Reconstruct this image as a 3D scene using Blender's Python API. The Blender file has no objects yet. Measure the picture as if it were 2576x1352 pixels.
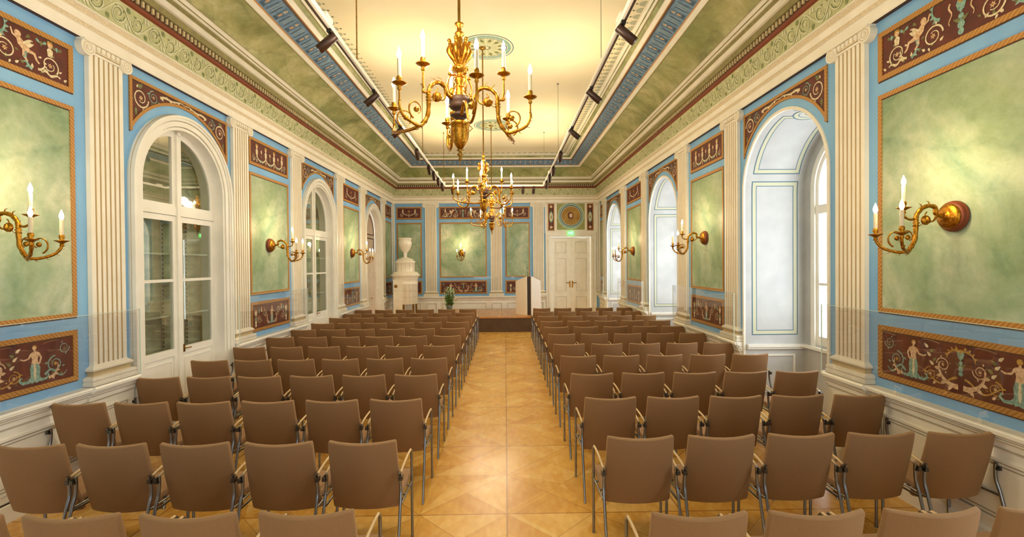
import bpy, math, random
from math import sin, cos, pi, radians, sqrt
from mathutils import Vector, Matrix

random.seed(7)
S = bpy.context.scene
COL = S.collection

# ------------------------------------------------------------------ camera, world, exposure
CAM_H = 2.05
def make_camera():
    yaw, pitch, roll, f = .0147, .0098, .0081, 1180.0
    fw = Vector((sin(yaw) * cos(pitch), cos(yaw) * cos(pitch), -sin(pitch)))
    r = Vector((cos(yaw), -sin(yaw), 0)); u = r.cross(fw)
    c, s = cos(roll), sin(roll)
    r2 = r * c - u * s; u2 = u * c + r * s
    cd = bpy.data.cameras.new('camera'); cd.sensor_fit = 'HORIZONTAL'; cd.sensor_width = 36.0
    cd.lens = 36.0 * f / 2576.0; cd.clip_start = .05; cd.clip_end = 300
    o = bpy.data.objects.new('camera', cd); COL.objects.link(o)
    m = Matrix((r2, u2, -fw)).transposed().to_4x4(); m.translation = (0, 0, CAM_H)
    o.matrix_world = m; S.camera = o
make_camera()
S.view_settings.view_transform = 'Standard'
try: S.view_settings.look = 'None'
except Exception: pass
S.view_settings.gamma = 1.0
S.view_settings.use_curve_mapping = False
S.view_settings.exposure = 0.68
S.cycles.max_bounces = 9; S.cycles.diffuse_bounces = 5; S.cycles.glossy_bounces = 3
S.cycles.transparent_max_bounces = 12; S.cycles.transmission_bounces = 3
S.cycles.caustics_reflective = False; S.cycles.caustics_refractive = False
S.cycles.sample_clamp_indirect = 6.0

SKY, CHAND, SCONCE, UPLIGHT = 4.9, 76.0, 10.0, 46.0
WARM = (1.0, .85, .62)
w = bpy.data.worlds.new('overcast_sky'); S.world = w; w.use_nodes = True
w.node_tree.nodes['Background'].inputs[0].default_value = (.86, .935, 1.0, 1)
w.node_tree.nodes['Background'].inputs[1].default_value = SKY

# ------------------------------------------------------------------ room numbers (metres)
XL, XR, D, YB = -4.044, 3.433, 16.9, -4.2
ZC = 4.25                      # underside of the entablature
CEIL = 5.69
def FL(u, v, d=0.): return (XL + d, u, v)
def FR(u, v, d=0.): return (XR - d, u, v)
def FB(u, v, d=0.): return (u, D - d, v)
def FF(u, v, d=0.): return (u, YB + d, v)

# ------------------------------------------------------------------ mesh builder
class MB:
    def __init__(s): s.v = []; s.f = []; s.m = []; s.s = []
    def add(s, vs, fs, mat=0, sm=False):
        b = len(s.v); s.v += [tuple(p) for p in vs]
        for f in fs:
            s.f.append(tuple(b + i for i in f)); s.m.append(mat); s.s.append(sm)
    def quad(s, a, b, c, d, mat=0): s.add([a, b, c, d], [(0, 1, 2, 3)], mat)
    def box(s, x0, x1, y0, y1, z0, z1, mat=0):
        s.add([(x, y, z) for x in (x0, x1) for y in (y0, y1) for z in (z0, z1)],
              [(0, 1, 3, 2), (4, 6, 7, 5), (0, 4, 5, 1), (2, 3, 7, 6), (0, 2, 6, 4), (1, 5, 7, 3)], mat)
    def fbox(s, F, u0, u1, v0, v1, d0, d1, mat=0):
        s.k = getattr(s, 'k', 0) + 1; e = (s.k % 9) * .00011; d1 = d1 + e; u0 -= e * .5; u1 += e * .5; v1 += e * .4   # keeps mitred strips from sharing a plane
        s.add([F(u, v, d) for u in (u0, u1) for v in (v0, v1) for d in (d0, d1)],
              [(0, 1, 3, 2), (4, 6, 7, 5), (0, 4, 5, 1), (2, 3, 7, 6), (0, 2, 6, 4), (1, 5, 7, 3)], mat)
    def loft(s, rings, mat=0, sm=True, close=True, cap=False):
        n = len(rings[0]); vs = [p for r in rings for p in r]; fs = []
        for i in range(len(rings) - 1):
            for j in range(n if close else n - 1):
                k = (j + 1) % n
                fs.append((i * n + j, i * n + k, (i + 1) * n + k, (i + 1) * n + j))
        s.add(vs, fs, mat, sm)
        if cap:
            s.add(rings[0], [tuple(range(n))], mat, False); s.add(rings[-1], [tuple(reversed(range(n)))], mat, False)
    def lathe(s, prof, c=(0, 0, 0), n=20, mat=0, sm=True, axis='z', cap=True, sx=1., sy=1.):
        rings = []
        for r, h in prof:
            ring = []
            for j in range(n):
                a = 2 * pi * j / n
                if axis == 'z': ring.append((c[0] + r * cos(a) * sx, c[1] + r * sin(a) * sy, c[2] + h))
                elif axis == 'x': ring.append((c[0] + h, c[1] + r * cos(a), c[2] + r * sin(a)))
                else: ring.append((c[0] + r * cos(a), c[1] + h, c[2] + r * sin(a)))
            rings.append(ring)
        s.loft(rings, mat, sm, True, cap)
    def tube(s, pts, r=.01, n=8, mat=0, sm=True, cap=True):
        P = [Vector(p) for p in pts]; m = len(P)
        if not hasattr(r, '__len__'): r = [r] * m
        rings = []; prev = None
        for i in range(m):
            t = (P[min(i + 1, m - 1)] - P[max(i - 1, 0)])
            if t.length < 1e-9: t = Vector((0, 0, 1))
            t.normalize()
            if prev is None:
                a = Vector((0, 0, 1)) if abs(t.z) < .9 else Vector((1, 0, 0))
                x = t.cross(a).normalized()
            else:
                x = (prev - t * prev.dot(t))
                x = x.normalized() if x.length > 1e-6 else t.orthogonal().normalized()
            y = t.cross(x); prev = x
            rings.append([P[i] + (x * cos(2 * pi * j / n) + y * sin(2 * pi * j / n)) * r[i] for j in range(n)])
        s.loft(rings, mat, sm, True, cap)
    def prism(s, F, poly, d0, d1, mat=0, sm=False):
        n = len(poly)
        a = [F(u, v, d0) for u, v in poly]; b = [F(u, v, d1) for u, v in poly]
        s.add(b, [tuple(range(n))], mat); s.add(a, [tuple(reversed(range(n)))], mat)
        s.add(a + b, [(i, (i + 1) % n, n + (i + 1) % n, n + i) for i in range(n)], mat, sm)
    def band(s, F, A, B, d0, d1, mat=0, sm=False):
        """strip between outlines A and B (lists of (u,v)), front at d1, sides down to d0"""
        n = len(A)
        va = [F(u, v, d1) for u, v in A]; vb = [F(u, v, d1) for u, v in B]
        s.add(va + vb, [(i, i + 1, n + i + 1, n + i) for i in range(n - 1)], mat, sm)
        if abs(d1 - d0) > 1e-6:
            for X, t in ((A, va), (B, vb)):
                q = [F(u, v, d0) for u, v in X]
                s.add(t + q, [(i, i + 1, n + i + 1, n + i) for i in range(n - 1)], mat, sm)
    def build(s, name, mats, parent=None, origin=(0, 0, 0), auto=False):
        me = bpy.data.meshes.new(name)
        ox, oy, oz = origin
        me.from_pydata([(x - ox, y - oy, z - oz) for x, y, z in s.v], [], s.f)
        if not isinstance(mats, (list, tuple)): mats = [mats]
        for m in mats: me.materials.append(m)
        me.polygons.foreach_set('material_index', [min(i, len(mats) - 1) for i in s.m])
        me.polygons.foreach_set('use_smooth', s.s)
        me.update()
        o = bpy.data.objects.new(name, me); COL.objects.link(o)
        if parent is not None: o.parent = parent
        else: o.location = origin
        return o

def tag(o, label=None, cat=None, group=None, kind=None):
    if label: o['label'] = label
    if cat: o['category'] = cat
    if group: o['group'] = group
    if kind: o['kind'] = kind
    return o
def thing(name, label, cat, loc=(0, 0, 0), rz=0., group=None):
    o = bpy.data.objects.new(name, None); COL.objects.link(o)
    o.location = loc; o.rotation_euler = (0, 0, rz); o.empty_display_size = .1
    return tag(o, label, cat, group)
def struct(name, mb, mats, label=None):
    o = mb.build(name, mats); tag(o, label, None, None, 'structure'); return o
def copy_tree(o, parent=None):
    c = o.copy(); COL.objects.link(c)
    if parent is not None: c.parent = parent
    for ch in [x for x in KIDS.get(o, [])]: copy_tree(ch, c)
    return c
KIDS = {}
def note_kids(root):
    for ch in root.children:
        KIDS.setdefault(root, []).append(ch); note_kids(ch)

# ------------------------------------------------------------------ materials
def lin(h):
    h = h.lstrip('#'); o = []
    for i in (0, 2, 4):
        c = int(h[i:i + 2], 16) / 255.
        o.append(c / 12.92 if c <= .04045 else ((c + .055) / 1.055) ** 2.4)
    return (o[0], o[1], o[2], 1)
def mat(name, col, rough=.6, metal=0., emit=None, es=0., coat=0., sheen=0.):
    m = bpy.data.materials.new(name); m.use_nodes = True
    b = m.node_tree.nodes['Principled BSDF']
    b.inputs['Base Color'].default_value = lin(col); b.inputs['Roughness'].default_value = rough
    b.inputs['Metallic'].default_value = metal
    if emit:
        b.inputs['Emission Color'].default_value = lin(emit); b.inputs['Emission Strength'].default_value = es
        m.cycles.emission_sampling = 'NONE'
    if coat: b.inputs['Coat Weight'].default_value = coat
    if sheen:
        b.inputs['Sheen Weight'].default_value = sheen; b.inputs['Sheen Roughness'].default_value = .4
        b.inputs['Sheen Tint'].default_value = lin('#f2d2a8')
    return m
class NT:
    def __init__(s, m): s.t = m.node_tree; s.b = s.t.nodes['Principled BSDF']
    def n(s, ty, **kw):
        x = s.t.nodes.new(ty)
        for k, v in kw.items():
            if k.startswith('i_'):
                key = k[2:]; key = int(key) if key.isdigit() else key.replace('_', ' ')
                x.inputs[key].default_value = v
            else: setattr(x, k, v)
        return x
    def l(s, a, b): s.t.links.new(a, b)
    def math(s, op, a, b=None, c=None):
        x = s.t.nodes.new('ShaderNodeMath'); x.operation = op
        for i, q in enumerate((a, b, c)):
            if q is None: continue
            if hasattr(q, 'is_output'): s.l(q, x.inputs[i])
            else: x.inputs[i].default_value = q
        return x.outputs[0]
    def ramp(s, fac, stops):
        r = s.t.nodes.new('ShaderNodeValToRGB'); e = r.color_ramp.elements
        while len(e) < len(stops): e.new(.5)
        for i, (p, c) in enumerate(stops): e[i].position = p; e[i].color = lin(c)
        s.l(fac, r.inputs[0]); return r.outputs[0]
    def mix(s, fac, a, b, mode='MIX'):
        x = s.t.nodes.new('ShaderNodeMix'); x.data_type = 'RGBA'; x.blend_type = mode
        for i, q in ((0, fac), (6, a), (7, b)):
            if hasattr(q, 'is_output'): s.l(q, x.inputs[i])
            else: x.inputs[i].default_value = q
        return x.outputs[2]
def noisy(name, c1, c2, scale=6., rough=.7, detail=4., bump=0., metal=0., stretch=None, lo=.3, hi=.7, sheen=0., coat=0.):
    m = mat(name, c1, rough, metal, sheen=sheen, coat=coat); t = NT(m)
    tc = t.n('ShaderNodeTexCoord'); src = tc.outputs['Object']
    if stretch:
        mp = t.n('ShaderNodeMapping'); mp.inputs['Scale'].default_value = stretch; t.l(src, mp.inputs[0]); src = mp.outputs[0]
    nz = t.n('ShaderNodeTexNoise', i_Scale=scale, i_Detail=detail); t.l(src, nz.inputs['Vector'])
    t.l(t.ramp(nz.outputs[0], [(lo, c1), (hi, c2)]), t.b.inputs['Base Color'])
    if bump:
        bp = t.n('ShaderNodeBump', i_Strength=bump, i_Distance=.01); t.l(nz.outputs[0], bp.inputs['Height']); t.l(bp.outputs[0], t.b.inputs['Normal'])
    return m
def marble(name, stops, vein, light, scale=1.1, rough=.45):
    m = mat(name, '#ffffff', rough); t = NT(m)
    tc = t.n('ShaderNodeTexCoord')
    n1 = t.n('ShaderNodeTexNoise', i_Scale=scale, i_Detail=6., i_Roughness=.62, i_Distortion=1.1); t.l(tc.outputs['Object'], n1.inputs['Vector'])
    base = t.ramp(n1.outputs[0], stops)
    mp = t.n('ShaderNodeMapping'); mp.inputs['Rotation'].default_value = (.5, .6, .4); t.l(tc.outputs['Object'], mp.inputs[0])
    wv = t.n('ShaderNodeTexWave', i_Scale=scale * .55, i_Distortion=9., i_Detail=4., i_2=0.); t.l(mp.outputs[0], wv.inputs[0])
    wv.inputs['Detail'].default_value = 4.; wv.inputs['Distortion'].default_value = 9.; wv.inputs['Detail Scale'].default_value = 1.2
    v = t.ramp(wv.outputs[1], [(.0, '#8c8c8c'), (.04, '#303030'), (.14, '#000000')])
    c = t.mix(v, base, lin(vein))
    wv2 = t.n('ShaderNodeTexWave'); wv2.inputs['Scale'].default_value = scale * .8; wv2.inputs['Distortion'].default_value = 14.; wv2.inputs['Detail'].default_value = 3.
    mp2 = t.n('ShaderNodeMapping'); mp2.inputs['Rotation'].default_value = (1.5, .3, 1.4); t.l(tc.outputs['Object'], mp2.inputs[0]); t.l(mp2.outputs[0], wv2.inputs[0])
    v2 = t.ramp(wv2.outputs[1], [(.0, '#5a5a5a'), (.03, '#000000')])
    c = t.mix(v2, c, lin(light))
    n3 = t.n('ShaderNodeTexNoise', i_Scale=scale * 7., i_Detail=5., i_Roughness=.7); t.l(tc.outputs['Object'], n3.inputs['Vector'])
    n4 = t.n('ShaderNodeTexNoise', i_Scale=scale * .7, i_Detail=3., i_Distortion=.6); t.l(tc.outputs['Object'], n4.inputs['Vector'])
    c = t.mix(1., c, t.ramp(n3.outputs[0], [(.35, '#e6eade'), (.65, '#ffffff')]), 'MULTIPLY')
    c = t.mix(1., c, t.ramp(n4.outputs[0], [(.38, '#c6d4be'), (.6, '#ffffff')]), 'MULTIPLY')
    t.l(c, t.b.inputs['Base Color'])
    return m
M = {}
M['marble'] = marble('green_marbled_paint', [(.30, '#8fab96'), (.42, '#afc1a8'), (.54, '#c5ceb6'), (.70, '#dadbbf')], '#7d9a82', '#e2e5cc', scale=1.25)
M['marble_cove'] = marble('cove_marbled_paint', [(.28, '#969460'), (.45, '#afac74'), (.6, '#c2be8a'), (.75, '#d3cfa6')], '#77744a', '#d0cba0', scale=1.6)
M['frieze_green'] = noisy('frieze_green_paint', '#b0b27e', '#c6c79a', 7, .7)
M['blue'] = noisy('blue_wall_paint', '#7aaede', '#88bbe2', 3, .6, stretch=(1, 1, .5))
M['blue_dark'] = mat('blue_line_paint', '#2f5a78', .7)
M['bluegrey'] = noisy('blue_grey_band_paint', '#5c7c99', '#7c98ae', 14, .7)
M['red'] = noisy('red_brown_paint', '#4a170e', '#652616', 9, .55)
def rope():
    m = mat('ochre_rope_paint', '#c88f42', .5); t = NT(m); tc = t.n('ShaderNodeTexCoord')
    wv = t.n('ShaderNodeTexWave'); wv.bands_direction = 'DIAGONAL'; wv.inputs['Scale'].default_value = 17.; wv.inputs['Distortion'].default_value = 2.; wv.inputs['Detail'].default_value = 1.
    t.l(tc.outputs['Object'], wv.inputs[0]); t.l(t.ramp(wv.outputs[1], [(.1, '#a06b2c'), (.5, '#b37e36'), (.95, '#bf8d45')]), t.b.inputs['Base Color']); return m
M['gold'] = rope()
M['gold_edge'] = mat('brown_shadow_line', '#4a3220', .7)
M['cream'] = noisy('cream_plaster', '#e8e2d0', '#f1ecdd', 5, .6)
M['cream2'] = noisy('carved_cream_plaster', '#c9b896', '#e2d4b4', 60, .7, bump=.4)
M['groove'] = mat('flute_groove_beige', '#c8b48a', .7)  # darker beige laid in flutes, volute lines and base hollows
M['white'] = noisy('white_lacquered_wood', '#e9e6da', '#f2efe5', 4, .35)
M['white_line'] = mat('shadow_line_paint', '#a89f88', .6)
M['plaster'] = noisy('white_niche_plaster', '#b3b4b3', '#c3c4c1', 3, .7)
M['brown'] = mat('dark_brown_moulding', '#4a2c16', .6)
M['redbrown'] = mat('red_brown_moulding', '#7c3818', .6)
M['olive'] = noisy('olive_moulding', '#857d50', '#9a925f', 12, .7)
M['ceiling'] = noisy('ceiling_cream_paint', '#ecdfb8', '#f1e6c4', 1.2, .8)
M['brass'] = noisy('gilded_brass', '#8f5c12', '#c88f32', 60, .36, metal=1., bump=.25)
M['brass_dark'] = noisy('aged_brass', '#7c5a20', '#a67c34', 30, .35, metal=1., bump=.25)
M['candle'] = mat('candle_sleeve', '#cdbf9f', .45, emit='#ffe2b0', es=.05)  # faint warm glow put into the sleeve material itself
M['bulb'] = mat('glowing_bulb', '#fff4dc', .3, emit='#ffe9c0', es=26.)
M['steel'] = mat('brushed_chair_steel', '#8d8f92', .28, 1.)
M['black'] = mat('black_plastic', '#161412', .45)
M['fabric'] = noisy('taupe_upholstery', '#85623c', '#8f6b46', 260, .8, bump=.15, sheen=.5)
M['fabric_seat'] = noisy('taupe_seat_upholstery', '#94704f', '#9e7a58', 260, .85, bump=.15, sheen=.3)
M['arm'] = mat('beech_armrest', '#cdb083', .35)
M['stage_side'] = noisy('dark_stage_skirt', '#4e3826', '#5c442f', 8, .6)
M['lectern'] = noisy('pale_maple', '#eadfce', '#f5ecde', 6, .4, stretch=(8, 8, .6))
M['lectern_dark'] = mat('dark_lectern_core', '#35231a', .5)
M['stove'] = noisy('ivory_stove_tile', '#ebe3cc', '#f4eedd', 5, .18, coat=.4)
M['stove_line'] = mat('stove_joint', '#bfb291', .5)
M['leaf'] = noisy('leaf_green', '#4f7a2c', '#86a544', 10, .5)
M['petal'] = noisy('pale_blossom', '#dfe3b0', '#f3f2dc', 10, .6)
M['track'] = mat('white_track_rail', '#e9e3d6', .4)
M['spot'] = mat('dark_bronze_spotlight', '#3a2418', .4, .3)
M['tan'] = noisy('ornament_cream', '#cdbb92', '#e8d9b6', 55, .65, detail=3., lo=.40, hi=.58)
M['pink'] = noisy('ornament_flesh', '#c79f76', '#e3c29c', 55, .65, detail=3., lo=.40, hi=.58)
M['teal'] = noisy('ornament_teal', '#6c9488', '#8fb3a3', 55, .65, detail=3., lo=.40, hi=.58)
M['ochre'] = noisy('ornament_ochre', '#a0762c', '#c79a44', 55, .65, detail=3., lo=.40, hi=.58)
M['leafp'] = noisy('ornament_olive_leaf', '#5f6338', '#7d7d4a', 55, .65, detail=3., lo=.40, hi=.58)
M['frline'] = mat('frieze_scroll_paint', '#d3d2b0', .7)
M['frdark'] = mat('frieze_scroll_dark', '#7d8757', .7)  # darker green second tone of the scroll ornament
M['door3'] = noisy('beige_lunette_paint', '#b3a08c', '#bfae9a', 3, .6)
M['door3b'] = noisy('rose_white_door_paint', '#d6c8b8', '#e0d4c5', 3, .5)
M['old_wall'] = noisy('weathered_cabinet_back', '#98a396', '#e2e5da', 3.2, .8, stretch=(1, 1, 2.5), detail=6)
M['roof_in'] = noisy('olive_cabinet_vault', '#a39c5a', '#bab272', 4, .7)
M['rail'] = mat('slotted_metal_rail', '#b9bbb8', .4, .6)
M['shelf'] = mat('glass_shelf_edge', '#dfe9e4', .2)
M['silver_hook'] = mat('link_bracket_steel', '#5d5a55', .35, .9)
M['exit'] = mat('exit_sign_green', '#3fae4a', .5, emit='#4fd860', es=2.2)
M['exit_w'] = mat('exit_sign_white', '#eaffea', .5, emit='#f0ffe8', es=3.)

def glass(name, tint='#f4faf6', base=.05, k=.5, rough=.02):
    m = bpy.data.materials.new(name); m.use_nodes = True; t = m.node_tree; t.nodes.clear()
    o = t.nodes.new('ShaderNodeOutputMaterial'); mx = t.nodes.new('ShaderNodeMixShader')
    tr = t.nodes.new('ShaderNodeBsdfTransparent'); gl = t.nodes.new('ShaderNodeBsdfGlossy'); lw = t.nodes.new('ShaderNodeLayerWeight')
    ma = t.nodes.new('ShaderNodeMath'); ma.operation = 'MULTIPLY_ADD'; ma.inputs[1].default_value = k; ma.inputs[2].default_value = base
    lw.inputs[0].default_value = .35
    tr.inputs[0].default_value = lin(tint); gl.inputs[0].default_value = (1, 1, 1, 1); gl.inputs[1].default_value = rough
    t.links.new(lw.outputs['Fresnel'], ma.inputs[0]); t.links.new(ma.outputs[0], mx.inputs[0])
    t.links.new(tr.outputs[0], mx.inputs[1]); t.links.new(gl.outputs[0], mx.inputs[2]); t.links.new(mx.outputs[0], o.inputs[0])
    return m
M['glass'] = glass('clear_sheet_glass', '#ffffff', base=.0, k=.22)
M['door_glass'] = glass('cabinet_door_glass', '#f4f7f0', base=.03, k=.45)
M['vase_glass'] = glass('vase_glass', '#d8ebe6', base=.08, k=.8)
M['glass_edge'] = mat('polished_glass_edge', '#cfe0d2', .2)

def parquet():
    m = mat('star_pattern_parquet', '#c98f3e', .24); t = NT(m)
    tc = t.n('ShaderNodeTexCoord'); sx = t.n('ShaderNodeSeparateXYZ'); t.l(tc.outputs['Object'], sx.inputs[0])
    P = 1.43
    X = t.math('DIVIDE', sx.outputs[0], P); Y = t.math('DIVIDE', t.math('SUBTRACT', sx.outputs[1], .965), P)
    ux = t.math('FRACT', X); uy = t.math('FRACT', Y)
    a = t.math('SUBTRACT', ux, .5); b = t.math('SUBTRACT', uy, .5)
    aa = t.math('ABSOLUTE', a); bb = t.math('ABSOLUTE', b)
    s1 = t.math('ADD', aa, bb)
    tri = t.math('GREATER_THAN', aa, bb)                 # which diagonal quarter
    dia = t.math('LESS_THAN', s1, .5)                    # inner diamond
    star = t.math('LESS_THAN', t.math('ADD', t.math('MINIMUM', aa, bb), t.math('MULTIPLY', t.math('MAXIMUM', aa, bb), .42)), .2)
    # plank coordinate: straight in outer corners, diagonal in the diamond
    pa = t.math('ADD', sx.outputs[0], sx.outputs[1]); pb = t.math('SUBTRACT', sx.outputs[0], sx.outputs[1])
    cx = t.math('GREATER_THAN', t.math('MULTIPLY', a, b), 0.)
    def sel(f, p, q): return t.math('ADD', t.math('MULTIPLY', f, p), t.math('MULTIPLY', t.math('SUBTRACT', 1., f), q))
    straight = sel(tri, sx.outputs[0], sx.outputs[1])
    diag = sel(cx, pa, pb)
    pc = sel(dia, sel(star, straight, diag), sel(cx, pb, pa))
    idx = t.math('FLOOR', t.math('MULTIPLY', pc, 9.))
    region = t.math('ADD', t.math('MULTIPLY', tri, 3.1), t.math('ADD', t.math('MULTIPLY', dia, 7.3), t.math('ADD', t.math('MULTIPLY', cx, 1.7), t.math('MULTIPLY', star, 4.9))))
    cid = t.math('ADD', t.math('MULTIPLY', t.math('FLOOR', X), 17.3), t.math('MULTIPLY', t.math('FLOOR', Y), 5.1))
    wn = t.n('ShaderNodeTexWhiteNoise', noise_dimensions='3D')
    cb = t.n('ShaderNodeCombineXYZ'); t.l(idx, cb.inputs[0]); t.l(region, cb.inputs[1]); t.l(cid, cb.inputs[2]); t.l(cb.outputs[0], wn.inputs['Vector'])
    wn2 = t.n('ShaderNodeTexWhiteNoise', noise_dimensions='2D')
    cb2 = t.n('ShaderNodeCombineXYZ'); t.l(region, cb2.inputs[0]); t.l(cid, cb2.inputs[1]); t.l(cb2.outputs[0], wn2.inputs['Vector'])
    tone = t.math('ADD', t.math('MULTIPLY', wn.outputs[0], .45), t.math('MULTIPLY', wn2.outputs[0], .55))
    col = t.ramp(tone, [(0., '#c48c36'), (.5, '#dfae50'), (1., '#f1ce80')])
    nz = t.n('ShaderNodeTexNoise', i_Scale=22., i_Detail=4.); mp = t.n('ShaderNodeMapping'); mp.inputs['Scale'].default_value = (1, .35, 1)
    t.l(tc.outputs['Object'], mp.inputs[0]); t.l(mp.outputs[0], nz.inputs['Vector'])
    col = t.mix(.35, col, t.ramp(nz.outputs[0], [(.3, '#c07c2c'), (.7, '#eabb6c')]), 'MIX')
    # joints
    e1 = t.math('LESS_THAN', t.math('SUBTRACT', .5, t.math('MAXIMUM', aa, bb)), .0045)
    e2 = t.math('LESS_THAN', t.math('ABSOLUTE', t.math('SUBTRACT', s1, .5)), .004)
    e3 = t.math('LESS_THAN', t.math('ABSOLUTE', t.math('SUBTRACT', aa, bb)), .003)
    e4 = t.math('LESS_THAN', t.math('MINIMUM', aa, bb), .003)
    e = t.math('MINIMUM', t.math('ADD', t.math('MULTIPLY', e1, .75), t.math('ADD', t.math('MULTIPLY', e2, .5), t.math('ADD', t.math('MULTIPLY', e3, .4), t.math('MULTIPLY', e4, .25)))), .8)
    t.l(t.mix(e, col, lin('#8f5a1e')), t.b.inputs['Base Color'])
    n2 = t.n('ShaderNodeTexNoise', i_Scale=3., i_Detail=2.); t.l(tc.outputs['Object'], n2.inputs['Vector'])
    t.l(t.math('MULTIPLY_ADD', n2.outputs[0], .18, .17), t.b.inputs['Roughness'])
    return m
M['parquet'] = parquet()

# ------------------------------------------------------------------ openings
ARL = [(6.02, .74, 3.01, 'd'), (10.29, .74, 3.01, 'd'), (14.47, .74, 3.01, 'p')]     # centre, clear radius, spring height
ARR = [(5.80, .87, 3.03, 'w'), (10.18, .91, 2.99, 'w'), (14.74, .95, 2.95, 'w'), (1.40, .87, 3.03, 'w'), (-2.6, .87, 3.03, 'w')]
PIL_L = [(2.25, 2.65), (4.60, 5.00), (7.0, 7.41), (8.92, 9.32), (11.28, 11.69), (13.15, 13.55), (15.38, 15.78)]
PIL_R = [(2.18, 2.58), (4.37, 4.76), (6.78, 7.18), (8.70, 9.14), (11.22, 11.6), (13.22, 13.65), (15.83, 16.21)]
PIL_B = [(-2.85, -2.45), (-.51, -.11), (1.015, 1.405)]
def arc(c, r, z0, n=28): return [(c - r * cos(pi * i / n), z0 + r * sin(pi * i / n)) for i in range(n + 1)]

def wall(name, F, u0, u1, z1, arches, mats, rects=()):
    mb = MB(); u = u0
    for c, r, sp in sorted((a[0], a[1], a[2]) for a in arches):
        mb.quad(F(u, 0), F(c - r, 0), F(c - r, z1), F(u, z1))
        A = arc(c, r, sp); B = [(p[0], z1) for p in A]; mb.band(F, A, B, 0, 0)
        u = c + r
    mb.quad(F(u, 0), F(u1, 0), F(u1, z1), F(u, z1))
    return struct(name, mb, mats)
wall('wall_left', FL, YB, D, 4.6, ARL, M['blue'])
wall('wall_right', FR, YB, D, 4.6, ARR, M['blue'])
DX0, DX1, DZ = 1.65, 3.115, 3.0
mb = MB()
mb.quad(FB(XL, 0), FB(DX0, 0), FB(DX0, 4.6), FB(XL, 4.6)); mb.quad(FB(DX1, 0), FB(XR, 0), FB(XR, 4.6), FB(DX1, 4.6))
mb.quad(FB(DX0, DZ), FB(DX1, DZ), FB(DX1, 4.6), FB(DX0, 4.6))
struct('wall_back', mb, M['blue'])
# wall behind the camera with two unseen openings added to give fill light
mb = MB(); u = XL
for a, b in ((-2.5, -1.1), (.5, 1.9)):
    mb.quad(FF(u, 0), FF(a, 0), FF(a, 4.6), FF(u, 4.6))
    mb.quad(FF(a, 0), FF(b, 0), FF(b, .9), FF(a, .9)); mb.quad(FF(a, 3.7), FF(b, 3.7), FF(b, 4.6), FF(a, 4.6)); u = b
mb.quad(FF(u, 0), FF(XR, 0), FF(XR, 4.6), FF(u, 4.6))
struct('wall_front', mb, M['cream'])
mb = MB(); mb.box(XL - 1.2, XR + 1.4, YB - .1, D + .6, -.12, 0.)
struct('floor', mb, M['parquet'], 'glossy honey-coloured star-pattern parquet')
mb = MB(); mb.box(XL - .1, XR + .1, YB - .1, D + .1, CEIL, CEIL + .1)
struct('ceiling', mb, M['ceiling'], 'flat cream ceiling')

# ------------------------------------------------------------------ entablature and cove: mitred rings round the room
def ring(mb, prof, matf):
    def pt(k, d, z):
        xs, xe, ys, ye = XL + d, XR - d, YB + d, D - d
        return [(xs, ys, z), (xs, ye, z), (xe, ye, z), (xe, ys, z)][k % 4]
    for i in range(len(prof) - 1):
        (d0, z0), (d1, z1) = prof[i][:2], prof[i + 1][:2]; m_ = prof[i][2]
        for k in range(4):
            mb.quad(pt(k, d0, z0), pt(k + 1, d0, z0), pt(k + 1, d1, z1), pt(k, d1, z1), m_)
def trim(name, prof, mats, label):
    mb = MB(); ring(mb, prof, None); return struct(name, mb, mats, label)
trim('trim_1', [(0, 4.235, 1), (.05, 4.235, 0), (.06, 4.25, 0), (.07, 4.33, 0), (.085, 4.335, 2), (.095, 4.362, 2), (.10, 4.365, 0), (.11, 4.43, 0), (.12, 4.435, 2), (.14, 4.475, 0), (.155, 4.48, 0), (.155, 4.49, 0), (.14, 4.495, 0)],
     [M['cream'], M['brown'], M['cream2']], 'cream stepped architrave with carved beads')
trim('trim_2', [(.14, 4.495, 0), (.19, 4.735, 0)], [M['frieze_green']], 'green painted frieze')
trim('trim_3', [(.19, 4.735, 0), (.215, 4.75, 0), (.22, 4.785, 1), (.225, 4.79, 1), (.225, 4.865, 2), (.25, 4.87, 2), (.27, 4.90, 2), (.28, 4.925, 1)],
     [M['redbrown'], M['brown'], M['olive']], 'red-brown and dark dentil course')
trim('trim_4', [(.28, 4.925, 0), (.31, 4.93, 0), (.32, 4.985, 0), (.33, 4.99, 1), (.35, 5.01, 1), (.355, 5.03, 0), (.37, 5.035, 0), (.375, 5.055, 1), (.39, 5.06, 0), (.405, 5.095, 0), (.42, 5.10, 1), (.43, 5.10, 0)],
     [M['cream'], M['olive']], 'cream corona moulding')
N = 7
trim('trim_5', [(.43 + .395 * (1 - cos(pi / 2 * i / N)) * .35 + .395 * (i / N) * .65, 5.10 + .25 * sin(pi / 2 * i / N) * .5 + .25 * (i / N) * .5, 0) for i in range(N + 1)],
     [M['marble_cove']], 'green marbled cove')
trim('trim_6', [(.825, 5.35, 1), (.835, 5.345, 1), (.84, 5.36, 0), (.875, 5.385, 0), (.90, 5.40, 2), (.915, 5.416, 2)],
     [M['cream'], M['olive'], M['gold']], 'cream fillet below the blue band')
trim('trim_7', [(.915, 5.416, 0), (1.15, 5.538, 0)], [M['bluegrey']], 'blue-grey ornamented band')
trim('trim_8', [(1.15, 5.538, 2), (1.16, 5.525, 2), (1.175, 5.545, 1), (1.19, 5.55, 0), (1.235, 5.59, 0), (1.25, 5.592, 3), (1.29, 5.64, 4), (1.31, 5.645, 0), (1.34, 5.66, 3), (1.36, 5.665, 0), (1.39, 5.688, 0), (1.40, CEIL, 0)],
     [M['cream'], M['gold'], M['brown'], M['marble_cove'], M['olive']], 'pale green and cream moulding at the ceiling edge')
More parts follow.
